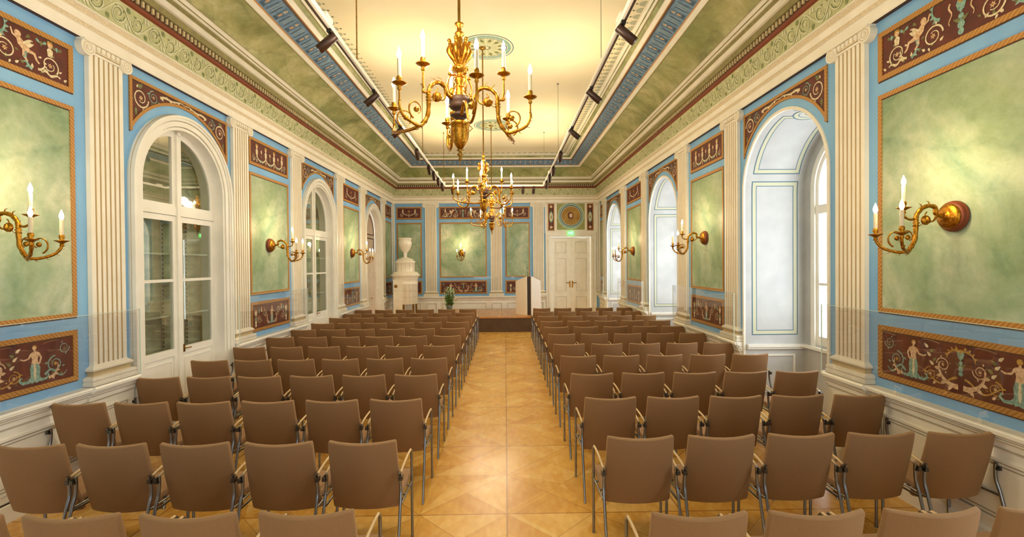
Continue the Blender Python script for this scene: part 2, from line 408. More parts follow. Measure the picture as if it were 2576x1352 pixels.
# dentils
mb = MB()
def along(side, n_or_step, d0, fn):
    """calls fn(F, u) at even steps along the left, back and right walls"""
    for F, a, b in ((FL, YB + d0, D - d0), (FB, XL + d0, XR - d0), (FR, YB + d0, D - d0)):
        if F is not FB: a = 1.5
        n = max(1, int((b - a) / n_or_step)); st = (b - a) / n
        for i in range(n): fn(F, a + (i + .5) * st, st)
along(0, .070, .23, lambda F, u, st: mb.fbox(F, u - .014, u + .014, 4.797, 4.855, .215, .243, 0))
struct('trim_9', mb, [mat('dentil_buff', '#c8b68c', .7)], 'row of small cream dentils')
# frieze scrolls
def fr(F, off=.0): return lambda u, v, d=0.: F(u, v, .142 + .05 * (v - 4.495) / .24 + .003 + d)
def jit(mb):
    mb.k = getattr(mb, 'k', 0) + 1; return (mb.k % 23) * .00003
def ribbon(mb, F, pts, w0, w1, d, m):
    d += jit(mb)
    n = len(pts); A = []; B = []
    for i, (x, y) in enumerate(pts):
        x0, y0 = pts[max(i - 1, 0)]; x1, y1 = pts[min(i + 1, n - 1)]
        tx, ty = x1 - x0, y1 - y0; L = sqrt(tx * tx + ty * ty) or 1; tx /= L; ty /= L
        wd = (w0 + (w1 - w0) * i / (n - 1)) * .5
        A.append((x - ty * wd, y + tx * wd)); B.append((x + ty * wd, y - tx * wd))
    va = [F(u, v, d) for u, v in A] + [F(u, v, d) for u, v in B]
    mb.add(va, [(i, i + 1, n + i + 1, n + i) for i in range(n - 1)], m)
def spiral(cx, cy, r0, r1, a0, turns, n=22, dirn=1, sq=1.):
    return [(cx + (r0 + (r1 - r0) * i / n) * cos(a0 + dirn * 2 * pi * turns * i / n) * sq, cy + (r0 + (r1 - r0) * i / n) * sin(a0 + dirn * 2 * pi * turns * i / n)) for i in range(n + 1)]
def disk(mb, F, cx, cy, r, d, m, n=8, sx=1., rot=0.):
    d += jit(mb)
    mb.add([F(cx + r * cos(2 * pi * i / n + rot) * sx, cy + r * sin(2 * pi * i / n + rot), d) for i in range(n)], [tuple(range(n))], m)
def star(mb, F, cx, cy, r, d, m, p=5, inner=.45, rot=0.3):
    pts = []; d += jit(mb)
    for i in range(2 * p):
        q = r if i % 2 == 0 else r * inner; a = pi * i / p + rot; pts.append(F(cx + q * cos(a), cy + q * sin(a), d))
    c = F(cx, cy, d)
    mb.add([c] + pts, [(0, 1 + i, 1 + (i + 1) % (2 * p)) for i in range(2 * p)], m)
def poly(mb, F, pts, d, m):
    d += jit(mb); mb.add([F(u, v, d) for u, v in pts], [tuple(range(len(pts)))], m)
def leafp(mb, F, x, y, L, wd, ang, d, m):
    c, s = cos(ang), sin(ang)
    P = [(0, 0), (.25, .5), (.55, .42), (1, 0), (.55, -.42), (.25, -.5)]
    poly(mb, F, [(x + (p * L) * c - (q * wd) * s, y + (p * L) * s + (q * wd) * c) for p, q in P], d, m)
mb = MB()
cnt = [0]
def frz(F, u, st):
    G = fr(F); cnt[0] += 1; up = 1 if cnt[0] % 2 else -1
    cy = 4.615
    ribbon(mb, G, spiral(u, cy, .095, .012, pi / 2 * up + pi / 2, 1.6, 24, up),   .014, .007, 0, 0)
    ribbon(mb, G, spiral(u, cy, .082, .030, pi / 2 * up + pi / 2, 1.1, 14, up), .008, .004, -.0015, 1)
    star(mb, G, u, cy, .022, .001, 0)
    ribbon(mb, G, [(u + st * (x - .0), cy - up * .092 * cos(pi * x)) for x in [i / 8 for i in range(9)]], .012, .012, .0005, 0)
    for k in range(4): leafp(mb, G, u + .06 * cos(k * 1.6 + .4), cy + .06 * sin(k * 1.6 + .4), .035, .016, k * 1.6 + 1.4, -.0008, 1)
    for s in (-1, 1):
        leafp(mb, G, u + s * st * .42, cy + .05 * up * s, .07, .03, pi / 2 * up * s + .5, .0, 0)
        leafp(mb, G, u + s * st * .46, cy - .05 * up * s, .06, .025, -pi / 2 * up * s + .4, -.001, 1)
along(0, .243, .2, frz)
struct('trim_10', mb, [M['frline'], M['frdark']], 'painted scroll ornament of the frieze')
# blue band ornament
mb = MB()
def bb(F, u, st):
    G = lambda a, b, d=0.: F(a, 5.416 + .122 * b - .003 - d, .915 + .235 * b)
    def P(a, b): return (u + a * st, b)
    for s in (-1, 1):
        mb.add([G(*P(s * .30, .12)), G(*P(s * .36, .12)), G(*P(s * .36, .80)), G(*P(s * .30, .80))], [(0, 1, 2, 3)], 1)
        mb.add([G(*P(s * .42, .2)), G(*P(s * .455, .2)), G(*P(s * .455, .9)), G(*P(s * .42, .9))], [(0, 1, 2, 3)], 2)
    mb.add([G(*P(.055 * cos(k), .42 + .15 * sin(k)), .001) for k in [2 * pi * i / 8 for i in range(8)]], [tuple(range(8))], 0)
    mb.add([G(*P(-.09, .62)), G(*P(.09, .62)), G(*P(.045, .86)), G(*P(-.045, .86))], [(0, 1, 2, 3)], 2)
    mb.add([G(*P(-.05, .68), .001), G(*P(.05, .68), .001), G(*P(.02, .84), .001), G(*P(-.02, .84), .001)], [(0, 1, 2, 3)], 0)
    for q in range(6):
        x_ = (q - 2.5) * .045; mb.add([G(*P(x_ - .008, .10)), G(*P(x_ + .008, .10)), G(*P(x_ * 1.6 + .008, .93)), G(*P(x_ * 1.6 - .008, .93))], [(0, 1, 2, 3)], 1)
    mb.add([G(*P(-.16, .08)), G(*P(.16, .08)), G(*P(.12, .2)), G(*P(-.12, .2))], [(0, 1, 2, 3)], 1)
along(0, .335, 1.03, bb)
M['bb1'] = mat('band_ornament_apricot', '#c9a077', .7); M['bb2'] = mat('band_ornament_slate', '#4d6478', .7); M['bb3'] = mat('band_ornament_pale', '#9fb0b0', .7)
struct('trim_11', mb, [M['bb1'], M['bb2'], M['bb3']], 'painted palmettes of the blue band')
# painted scallops on the ceiling edge
mb = MB()
def sc(F, u, st):
    base = 1.42
    P = [(u + .07 * cos(a), base + .10 * sin(a)) for a in [pi * i / 6 for i in range(7)]]
    mb.add([F(a, CEIL - .002, b) for a, b in P], [tuple(range(7))], 0)
    mb.add([F(u + .02 * cos(a), CEIL - .003, base + .13 + .02 * sin(a)) for a in [2 * pi * i / 6 for i in range(6)]], [tuple(range(6))], 1)
along(0, .172, 1.42, sc)
M['scal'] = mat('scallop_grey_green', '#b3b59a', .8); M['scal2'] = mat('scallop_dark', '#7f8468', .8)
struct('trim_12', mb, [M['scal'], M['scal2']], 'painted scallops along the ceiling edge')

# ------------------------------------------------------------------ painted ornament vocabulary (flat paint on the panel)
ORN = [M['tan'], M['pink'], M['teal'], M['ochre'], M['leafp']]
def scroll(mb, G, cx, cy, r, dirn=1, a0=0., m=0, star_m=1, turns=1.35):
    w_ = r * .17
    ribbon(mb, G, spiral(cx, cy, r, r * .38, a0, turns, 30, dirn), w_, w_ * .45, .0008, m)
    star(mb, G, cx, cy, r * .3, .0012, star_m, 6); disk(mb, G, cx, cy, r * .09, .0016, 3, 6)
    for k in range(3):
        a = a0 + dirn * (1.2 + 1.5 * k)
        leafp(mb, G, cx + r * 1.02 * cos(a), cy + r * 1.02 * sin(a), r * .42, r * .22, a + dirn * .9, .0006, 4 if k % 2 else m)
def acanthus(mb, G, x, y, L, ang, flip=1, m=0):
    n = 10; pts = []
    for i in range(n + 1):
        t = i / n; a = ang + flip * 1.9 * t
        if i == 0: px, py = x, y
        else: px += L / n * cos(a); py += L / n * sin(a)
        pts.append((px, py))
    ribbon(mb, G, pts, L * .16, L * .03, .0007, m)
    for i in (2, 4, 6, 8):
        a = ang + flip * 1.9 * i / n - flip * 1.2
        leafp(mb, G, pts[i][0], pts[i][1], L * .22 * (1.2 - i / n * .6), L * .11, a, .0009, m)
def nereid(mb, G, x, y, h, f=1):
    """standing half-draped figure; h overall height, f = which way the arm reaches"""
    s = h
    P = lambda L: [(x + f * a * s, y + b * s) for a, b in L]
    ribbon(mb, G, P([(.05, .16), (.16, .06), (.30, .05), (.38, .12), (.36, .2), (.30, .18)]), .10 * s, .02 * s, .0006, 2)
    ribbon(mb, G, P([(-.05, .16), (-.16, .05), (-.30, .06), (-.36, .14), (-.32, .2)]), .10 * s, .02 * s, .0006, 2)
    poly(mb, G, P([(-.10, .50), (-.135, .36), (-.12, .18), (-.15, .04), (-.05, .0), (.02, .03), (.09, .0), (.13, .08), (.11, .22), (.125, .36), (.09, .5)]), .0010, 2)
    poly(mb, G, P([(-.02, .47), (-.03, .2), (.0, .04), (.03, .2), (.03, .47)]), .0013, 0)
    poly(mb, G, P([(-.085, .50), (-.07, .60), (-.105, .70), (-.10, .775), (-.03, .80), (.03, .80), (.10, .775), (.095, .70), (.07, .60), (.09, .50), (0, .47)]), .0012, 1)
    poly(mb, G, P([(-.025, .78), (-.025, .84), (.025, .84), (.025, .78)]), .0011, 1)
    disk(mb, G, x + f * .005 * s, y + .90 * s, .062 * s, .0010, 3, 10); disk(mb, G, x + f * .015 * s, y + .885 * s, .05 * s, .0015, 1, 10, .85)
    ribbon(mb, G, P([(.09, .75), (.16, .64), (.27, .62), (.36, .66)]), .055 * s, .03 * s, .0014, 1)
    ribbon(mb, G, P([(-.09, .75), (-.16, .62), (-.12, .50), (-.08, .47)]), .055 * s, .035 * s, .0014, 1)
def putto(mb, G, x, y, h, f=1):
    P = lambda L: [(x + f * a * h, y + b * h) for a, b in L]
    disk(mb, G, x + f * .30 * h, y + .86 * h, .12 * h, .0012, 1, 9)
    poly(mb, G, P([(.22, .78), (.36, .72), (.30, .5), (.12, .36), (-.08, .34), (-.12, .48), (.05, .62)]), .0011, 1)
    ribbon(mb, G, P([(-.05, .4), (-.28, .38), (-.36, .18), (-.46, .1)]), .14 * h, .06 * h, .0012, 1)
    ribbon(mb, G, P([(.08, .4), (.10, .15), (-.04, .02)]), .14 * h, .06 * h, .0013, 1)
    ribbon(mb, G, P([(.28, .68), (.48, .78), (.54, .98)]), .09 * h, .05 * h, .0013, 1)
    ribbon(mb, G, P([(.12, .6), (-.10, .78), (-.22, .80)]), .09 * h, .04 * h, .0013, 0)
    for k in (0, 1): leafp(mb, G, x + f * .02 * h, y + .55 * h, .34 * h, .16 * h, (pi - .5 - .5 * k) if f > 0 else (.5 + .5 * k), .0009, 0)
def candelabrum(mb, G, x, y, h, m=0):
    for q, wv in ((.0, .10), (.10, .05), (.2, .12), (.32, .04), (.45, .09), (.6, .05), (.72, .13), (.82, .16)):
        disk(mb, G, x, y + q * h, wv * h, .0010 + q * .0004, m if q != .45 else 2, 8)
    disk(mb, G, x, y + .93 * h, .09 * h, .0015, 3, 8)
    for s in (-1, 1): leafp(mb, G, x, y + .3 * h, .28 * h, .12 * h, pi / 2 - s * 1.1, .0008, 4)
def bust(mb, G, x, y, h):
    poly(mb, G, [(x - .16 * h, y), (x + .16 * h, y), (x + .22 * h, y + .42 * h), (x + .1 * h, y + .55 * h), (x - .1 * h, y + .55 * h), (x - .22 * h, y + .42 * h)], .0010, 0)
    disk(mb, G, x, y + .72 * h, .17 * h, .0012, 1, 10); disk(mb, G, x, y + .84 * h, .2 * h, .0010, 3, 10, 1.1)
    for s in (-1, 1): leafp(mb, G, x, y + .9 * h, .26 * h, .12 * h, pi / 2 + s * .9, .0008, 4)

def orn_top(mb, G, u0, u1, v0, v1, kind):
    W_, H = u1 - u0, v1 - v0; c = (u0 + u1) / 2
    if kind == 'wide':
        for s in (-1, 1):
            scroll(mb, G, c + s * W_ * .40, v0 + H * .34, H * .26, s, -pi / 2 * s, 0)
            bust(mb, G, c + s * W_ * .40, v0 + H * .58, H * .40)
            putto(mb, G, c + s * W_ * .27, v0 + H * .20, H * .72, -s)
            scroll(mb, G, c + s * W_ * .16, v0 + H * .32, H * .26, -s, pi, 0)
            acanthus(mb, G, c + s * W_ * .30, v0 + H * .06, H * .5, (pi - .3 if s > 0 else .3), -s, 2)
            ribbon(mb, G, [(c + s * W_ * (.46 - .10 * t_), v0 + H * (.10 + .04 * sin(t_ * 9))) for t_ in [i / 12 for i in range(13)]], H * .04, H * .05, .0007, 0)
            for q in range(9): leafp(mb, G, c + s * W_ * (.48 - .045 * q), v0 + H * (.06 + .03 * (q % 3)), H * .13, H * .07, pi / 2 + (q % 3 - 1) * .9, .0006, 4 if q % 2 else 0)
            for q in range(7): leafp(mb, G, c + s * W_ * (.47 - .03 * q), v0 + H * (.90 + .02 * (q % 2)), H * .15, H * .08, -pi / 2 + (q % 3 - 1) * .9, .0006, 2 if q % 2 else 4)
            acanthus(mb, G, c + s * W_ * .12, v0 + H * .62, H * .55, (0.2 if s > 0 else pi - .2), s, 2)
            acanthus(mb, G, c + s * W_ * .33, v0 + H * .12, H * .4, (0. if s > 0 else pi), s, 0)
            ribbon(mb, G, [(c + s * (W_ * .06 + .012 * sin(t * 9)), v0 + H * (.85 - .5 * t)) for t in [i / 12 for i in range(13)]], H * .05, H * .02, .0011, 1)
        candelabrum(mb, G, c, v0 + H * .1, H * .78, 2)
    elif kind == 'vases':
        n = 4
        for i in range(n):
            x = c + (i - (n - 1) / 2) * W_ * .235
            bust(mb, G, x, v0 + H * .40, H * .52)
            for q in range(5): leafp(mb, G, x + W_ * .05 * (q - 2), v0 + H * (.06 + .05 * (q % 2)), H * .14, H * .07, pi / 2 + (q - 2) * .5, .0005, 4 if q % 2 else 2)
            candelabrum(mb, G, x, v0 + H * .08, H * .34, 0)
        for i in range(n - 1):
            x = c + (i - (n - 2) / 2) * W_ * .235
            ribbon(mb, G, [(x + W_ * .11 * cos(a), v0 + H * .38 + H * .24 * sin(a)) for a in [pi + pi * k / 12 for k in range(13)]], H * .06, H * .06, .0008, 0)
            star(mb, G, x, v0 + H * .15, H * .09, .0012, 2, 5); disk(mb, G, x, v0 + H * .62, H * .10, .0010, 1, 8, .7)
            leafp(mb, G, x, v0 + H * .5, H * .2, H * .1, -pi / 2, .0008, 4)
        for s in (-1, 1): scroll(mb, G, c + s * W_ * .43, v0 + H * .25, H * .14, s, 0, 0)
    else:
        for s in (-1, 1):
            bust(mb, G, c + s * W_ * .28, v0 + H * .52, H * .40)
            scroll(mb, G, c + s * W_ * .34, v0 + H * .30, H * .17, s, 0, 0)
            ribbon(mb, G, [(c + s * W_ * .28 * (1 - t), v0 + H * (.5 - .26 * sin(pi / 2 * t))) for t in [i / 10 for i in range(11)]], H * .08, H * .04, .0009, 0)
            acanthus(mb, G, c + s * W_ * .08, v0 + H * .24, H * .34, (0.9 if s > 0 else pi - .9), s, 4)
        star(mb, G, c, v0 + H * .68, H * .14, .0012, 3, 6); candelabrum(mb, G, c, v0 + H * .10, H * .36, 1)
def orn_low(mb, G, u0, u1, v0, v1, kind):
    W_, H = u1 - u0, v1 - v0; c = (u0 + u1) / 2
    if kind == 'wide':
        candelabrum(mb, G, c, v0 + H * .40, H * .5, 2)
        for s in (-1, 1):
            acanthus(mb, G, c + s * .02, v0 + H * .12, H * .72, (0. if s > 0 else pi) - s * .25, s, 1)
            acanthus(mb, G, c, v0 + H * .86, H * .42, (0. if s > 0 else pi) + s * .5, -s, 3)
            scroll(mb, G, c + s * W_ * .10, v0 + H * .52, H * .15, s, 0, 1, 1)
            scroll(mb, G, c + s * W_ * .175, v0 + H * .26, H * .15, -s, pi / 2, 3, 1)
            for k in range(5): leafp(mb, G, c + s * (W_ * .155 + .012 * k), v0 + H * (.46 + .09 * k), H * .14, H * .07, pi / 2 - s * (.9 - 1.8 * (k % 2)), .0008, 4 if k % 2 else 0)
            nereid(mb, G, c + s * W_ * .285, v0 + H * .04, H * .93, -s)
            for q in range(8): leafp(mb, G, c + s * W_ * (.05 + .055 * q), v0 + H * (.05 + .03 * (q % 2)), H * .12, H * .06, pi / 2 + (q % 3 - 1) * .8, .0005, 4 if q % 2 else 1)
            ribbon(mb, G, [(c + s * W_ * (.02 + .2 * t_), v0 + H * (.20 + .10 * cos(t_ * 6.3))) for t_ in [i / 16 for i in range(17)]], H * .05, H * .02, .0005, 3)
            ribbon(mb, G, [(c + s * W_ * (.34 + .13 * t_), v0 + H * (.18 + .10 * sin(t_ * 6.3))) for t_ in [i / 16 for i in range(17)]], H * .06, H * .02, .0005, 2)
            scroll(mb, G, c + s * W_ * .40, v0 + H * .40, H * .20, s, pi / 2, 2, 3)
            scroll(mb, G, c + s * W_ * .455, v0 + H * .76, H * .14, -s, 0, 2, 4)
            acanthus(mb, G, c + s * W_ * .36, v0 + H * .10, H * .45, (0. if s > 0 else pi) - s * .1, s, 1)
    elif kind == 'mid':
        nereid(mb, G, c, v0 + H * .06, H * .86, 1)
        for s in (-1, 1):
            scroll(mb, G, c + s * W_ * .19, v0 + H * .62, H * .17, s, 0, 0)
            scroll(mb, G, c + s * W_ * .33, v0 + H * .34, H * .17, -s, pi / 2, 0)
            acanthus(mb, G, c + s * W_ * .08, v0 + H * .10, H * .50, (0.3 if s > 0 else pi - .3), s, 1)
            candelabrum(mb, G, c + s * W_ * .43, v0 + H * .10, H * .72, 0)
            bust(mb, G, c + s * W_ * .28, v0 + H * .66, H * .24)
            leafp(mb, G, c + s * W_ * .36, v0 + H * .62, H * .28, H * .12, 1.1 if s < 0 else pi - 1.1, .0008, 2)
    else:
        candelabrum(mb, G, c, v0 + H * .1, H * .75, 2)
        for s in (-1, 1):
            candelabrum(mb, G, c + s * W_ * .33, v0 + H * .1, H * .68, 0)
            scroll(mb, G, c + s * W_ * .16, v0 + H * .34, H * .16, s, 0, 0)
            acanthus(mb, G, c + s * .02, v0 + H * .7, H * .35, (0.2 if s > 0 else pi - .2), s, 4)

def frame_rect(mb, F, u0, u1, v0, v1, w_=.045, d=.012):
    for a0, a1, b0, b1 in ((u0, u1, v1 - w_, v1), (u0, u1, v0, v0 + w_), (u0, u0 + w_, v0 + w_, v1 - w_), (u1 - w_, u1, v0 + w_, v1 - w_)):
        mb.fbox(F, a0, a1, b0, b1, 0, d, 0)
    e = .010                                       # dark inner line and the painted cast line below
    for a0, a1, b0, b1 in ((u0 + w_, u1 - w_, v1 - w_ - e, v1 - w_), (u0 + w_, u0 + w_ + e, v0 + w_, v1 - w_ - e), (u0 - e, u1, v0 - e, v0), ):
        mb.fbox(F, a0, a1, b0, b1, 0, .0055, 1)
def org(F, u, v): return F(u, v, 0.)
def panel(F, u0, u1, v0, v1, label, orn=None, field='red', group=None, kind=''):
    o = org(F, (u0 + u1) / 2, v0); t = thing('framed_panel', label, 'wall panel', o, 0, group)
    mb = MB(); frame_rect(mb, F, u0, u1, v0, v1, .045 if field == 'red' else .04); mb.build('frame', [M['gold'], M['gold_edge']], t, o)
    mb = MB(); mb.fbox(F, u0 + .03, u1 - .03, v0 + .03, v1 - .03, 0, .004, 0); mb.build('painted_field', [M[field]], t, o)
    if orn:
        mb = MB(); G = lambda a, b, d=0.: F(a, b, .0052 + d)
        orn(mb, G, u0 + .06, u1 - .06, v0 + .055, v1 - .055, kind); mb.build('painted_ornament', ORN, t, o)
    return t
Z_TOP, Z_MAR, Z_LOW = (3.68, 4.12), (1.585, 3.555), (.99, 1.465)
def bay(F, u0, u1, where, top, low):
    panel(F, u0, u1, *Z_TOP, 'red-brown frieze panel above the green marbled panel, ' + where, orn_top, kind=top, group='upper figure panels')
    panel(F, u0, u1, *Z_MAR, 'tall green marbled panel in a thin ochre frame, ' + where, None, 'marble', 'green marbled panels')
    panel(F, u0, u1, *Z_LOW, 'red-brown figure panel just above the dado, ' + where, orn_low, kind=low, group='lower figure panels')
def set_bay(F, u0, u1, where, top, low): bay(F, u0, u1, where, top, low)
set_bay(FL, 2.77, 4.475, 'cabinet wall, nearest bay', 'wide', 'wide')
set_bay(FL, 7.50, 8.83, 'between the two glass-doored cabinets', 'vases', 'mid')
set_bay(FL, 11.80, 13.06, 'between far cabinet and panelled door', 'small', 'small')
set_bay(FL, 15.90, 16.76, 'cabinet wall, last bay by the stove', 'small', 'small')
set_bay(FR, 2.70, 4.255, 'window wall, nearest bay', 'wide', 'wide')
set_bay(FR, 7.30, 8.59, 'between near and middle window niches', 'vases', 'mid')
set_bay(FR, 11.72, 13.10, 'between middle and far window niches', 'small', 'small')
set_bay(FR, 16.32, 16.76, 'window wall, last narrow bay', 'small', 'small')
set_bay(FB, -3.885, -2.98, 'end wall, behind the stove', 'small', 'small')
set_bay(FB, -2.35, -.655, 'end wall, widest bay with sconce', 'wide', 'wide')
set_bay(FB, .01, .895, 'end wall, behind the lectern', 'small', 'small')

def spandrel(F, c, r, sp, half, label):
    top = 4.135; o = org(F, c, top)
    t = thing('arched_spandrel_panel', label, 'wall panel', o, 0, 'spandrel panels above the arches')
    R = r; u0, u1 = c - half, c + half; a0 = math.acos(min(.999, half / R))
    A = [(c - R * cos(a), sp + R * sin(a)) for a in [a0 + (pi - 2 * a0) * i / 32 for i in range(33)]]
    A[0] = (u0, A[0][1]); A[-1] = (u1, A[-1][1])
    B = [(p[0], top) for p in A]
    mb = MB(); mb.band(F, A, B, 0, .004, 0); mb.build('painted_field', [M['red']], t, o)
    mb = MB(); w_ = .034
    C = [(c - (R + w_) * cos(a), sp + (R + w_) * sin(a)) for a in [a0 + (pi - 2 * a0) * i / 32 for i in range(33)]]
    C = [(min(max(x, u0), u1), y) for x, y in C]
    mb.band(F, A, C, 0, .013, 0)
    mb.fbox(F, u0, u1, top - w_, top, 0, .013, 0)
    mb.fbox(F, u0, u0 + w_, A[0][1] + .02, top - w_, 0, .0155, 0); mb.fbox(F, u1 - w_, u1, A[-1][1] + .02, top - w_, 0, .0158, 0)
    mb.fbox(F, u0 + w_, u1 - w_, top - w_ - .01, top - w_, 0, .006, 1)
    mb.build('frame', [M['gold'], M['gold_edge']], t, o)
    mb = MB(); G = lambda a, b, d=0.: F(a, b, .0055 + d)
    zz = lambda q, k=.5: (sp + sqrt(R * R - q * q) + .045) * (1 - k) + (top - .05) * k
    for s in (-1, 1):
        q = half - .165; scroll(mb, G, c + s * q, zz(q), .112, s, 0, 0)
        q = half - .355; scroll(mb, G, c + s * q, zz(q, .45), .076, -s, pi / 2, 2)
        pts = [(c + s * t_, zz(t_) + .010 * sin(t_ * 22)) for t_ in [(half - .46) * (1 - i / 24) for i in range(25)]]
        ribbon(mb, G, pts, .030, .010, .0009, 0)
        for k in range(5):
            p = pts[1 + 4 * k]; leafp(mb, G, p[0], p[1], .05 - .004 * k, .03, (pi / 2 if k % 2 else -pi / 2) + s * .9 * (1 if k % 2 else -1), .0007, 4 if k % 2 else 0)
        q = half - .09; leafp(mb, G, c + s * q, sp + sqrt(R * R - q * q) + .16, .10, .04, -pi / 2, .0007, 4)
        leafp(mb, G, c + s * (half - .13), top - .10, .09, .05, 2.4 if s > 0 else .7, .0007, 4)
    star(mb, G, c, zz(0.), .014, .001, 1, 6)
    mb.build('painted_ornament', ORN, t, o)
for i, (c, r, sp, k) in enumerate(ARL):
    spandrel(FL, c, .925 + .095, sp, (.885, .86, .80)[i], 'red-brown spandrel with leaf scrolls over ' + ['the nearest glass-doored cabinet arch', 'the second glass-doored cabinet arch', 'the panelled door arch near the stove'][i])
for i, (c, r, sp, k) in enumerate(ARR[:3]):
    spandrel(FR, c, r + .125, sp, (.865, .92, .93)[i], 'red-brown spandrel with leaf scrolls over ' + ['the nearest window niche', 'the middle window niche', 'the farthest window niche'][i])

# ------------------------------------------------------------------ pilasters
def pilaster(F_, u0, u1, label, half=0):
    F = lambda u, v, d=0.: F_(u, v, d + .002)
    c = (u0 + u1) / 2; hw = (u1 - u0) / 2; o = org(F, c, .90)
    t = thing('fluted_pilaster', label, 'pilaster', o, 0, 'fluted pilasters')
    mb = MB(); z0, z1, dp = 1.09, 4.125, .045
    nfl = 7 if not half else 2; rib = 2 * hw / (nfl + .0)
    prof = [(c - hw, .0), (c - hw, dp)]; mt = [0]
    for i in range(nfl):
        a = c - hw + rib * i
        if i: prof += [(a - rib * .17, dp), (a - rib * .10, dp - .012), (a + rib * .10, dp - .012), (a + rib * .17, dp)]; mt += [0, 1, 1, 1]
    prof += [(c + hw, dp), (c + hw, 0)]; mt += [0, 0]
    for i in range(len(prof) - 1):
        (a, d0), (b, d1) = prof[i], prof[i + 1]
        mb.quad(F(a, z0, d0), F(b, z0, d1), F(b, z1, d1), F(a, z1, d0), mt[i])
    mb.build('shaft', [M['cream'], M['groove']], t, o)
    # capital: abacus, two volutes, carved band, necking
    mb = MB(); e = .105 if not half else .03
    mb.fbox(F, c - hw - e + .02, c + hw + e - .02, 4.215, 4.234, 0, .085, 0)
    mb.fbox(F, c - hw - .01, c + hw + .01, 4.15, 4.215, 0, .06, 1)
    mb.fbox(F, c - hw - .005, c + hw + .005, 4.122, 4.145, 0, .055, 0)
    n = max(2, int(hw * 2 / .055))
    for i in range(n):
        uu = c - hw + (i + .5) * 2 * hw / n
        mb.prism(F, [(uu - .018, 4.21), (uu - .021, 4.185), (uu, 4.153), (uu + .021, 4.185), (uu + .018, 4.21)], .06, .072, 0)
    if not half:
        for s in (-1, 1):
            vc = (c + s * (hw + .028), 4.165)
            circ = [(vc[0] + .078 * cos(2 * pi * i / 20) * .95, vc[1] + .078 * sin(2 * pi * i / 20)) for i in range(20)]
            mb.prism(F, circ, 0, .07, 0, True)
            ribbon(mb, F, spiral(vc[0], vc[1], .068, .012, pi / 2, 2.2, 34, s), .006, .004, .0712, 2)
            disk(mb, F, vc[0], vc[1], .014, .074, 0, 8)
            ribbon(mb, F, spiral(vc[0], vc[1], .073, .073, 0, 1, 20), .009, .009, .0705, 0)
    mb.build('ionic_capital', [M['cream'], M['cream2'], M['groove']], t, o)
    mb = MB(); b = .075 if not half else .02
    P = [(.045, 1.10), (.052, 1.085), (.06, 1.08), (.078, 1.06), (.078, 1.045), (.066, 1.03), (.060, 1.01), (.066, .992), (.092, .985), (.10, .962), (.092, .94), (.10, .935), (.10, .905)]
    for i in range(len(P) - 1):
        (d0, za), (d1, zb) = P[i], P[i + 1]
        k0 = (d0 - .045) / .055 * b; k1 = (d1 - .045) / .055 * b
        m_ = 1 if i in (4, 5, 6) else 0
        mb.quad(F(c - hw - k0, za, d0), F(c + hw + k0, za, d0), F(c + hw + k1, zb, d1), F(c - hw - k1, zb, d1), m_)
        for s in (-1, 1): mb.quad(F(c + s * (hw + k0), za, 0), F(c + s * (hw + k0), za, d0), F(c + s * (hw + k1), zb, d1), F(c + s * (hw + k1), zb, 0), m_)
    mb.build('moulded_base', [M['cream'], M['groove']], t, o)
PW = ['before the nearest bay', 'between nearest marbled bay and first arch', 'just beyond the first arch', 'just before the second arch', 'just beyond the second arch', 'just before the third arch', 'just beyond the third arch']
for i, (a, b) in enumerate(PIL_L): pilaster(FL, a, b, 'cream fluted ionic pilaster on the cabinet wall ' + PW[i])
for i, (a, b) in enumerate(PIL_R): pilaster(FR, a, b, 'cream fluted ionic pilaster on the window wall ' + PW[i])
for (a, b), q in zip(PIL_B, ('beside the stove', 'between widest bay and lectern bay', 'beside the double door')): pilaster(FB, a, b, 'cream fluted ionic pilaster on the end wall ' + q)
pilaster(FB, XL + .0, XL + .10, 'narrow half pilaster in the end wall corner by the stove', 1)
pilaster(FB, XR - .12, XR, 'narrow half pilaster in the corner beyond the double door', 1)

# ------------------------------------------------------------------ dado
def dado(mb, F, u0, u1, peds=()):
    prof = [(.045, .0), (.045, .14), (.03, .16), (.03, .74), (.045, .76), (.05, .80), (.075, .82), (.08, .845), (.105, .86), (.11, .885), (.10, .90), (.0, .90)]
    cuts = sorted([u0, u1] + [x for p in peds for x in (max(u0, p[0] - .08), min(u1, p[1] + .08))])
    for i in range(len(cuts) - 1):
        a, b = cuts[i], cuts[i + 1]
        if b - a < 1e-4: continue
        ped = any(abs(a - max(u0, p[0] - .08)) < 1e-4 for p in peds); ex = .025 if ped else 0.
        for j in range(len(prof) - 1):
            (d0, z0), (d1, z1) = prof[j], prof[j + 1]
            e0 = ex; e1 = ex if d1 > 0 else 0
            mb.quad(F(a, z0, d0 + e0), F(b, z0, d0 + e0), F(b, z1, d1 + e1), F(a, z1, d1 + e1), 0)
            for x in (a, b): mb.quad(F(x, z0, 0), F(x, z0, d0 + e0), F(x, z1, d1 + e1), F(x, z1, 0), 0)
        m_ = .07
        if b - a > .25:
            x0, x1, y0, y1 = a + m_, b - m_, .23, .68; dd = .03 + ex
            for w0, w1, mm, dz in ((0., .022, 0, .014), (.022, .032, 1, .003), (.05, .058, 1, .003)):
                for q in ((x0 + w0, x1 - w0, y1 - w1, y1 - w0), (x0 + w0, x1 - w0, y0 + w0, y0 + w1), (x0 + w0, x0 + w1, y0 + w0, y1 - w0), (x1 - w1, x1 - w0, y0 + w0, y1 - w0)):
                    mb.fbox(F, *q, dd, dd + dz, mm)
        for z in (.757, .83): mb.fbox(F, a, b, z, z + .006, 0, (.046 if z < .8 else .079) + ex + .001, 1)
def run(name, F, segs, pil, mats, label):
    mb = MB()
    for a, b in segs: dado(mb, F, a, b, [p for p in pil if p[0] >= a - .1 and p[1] <= b + .1])
    return struct(name, mb, mats, label)
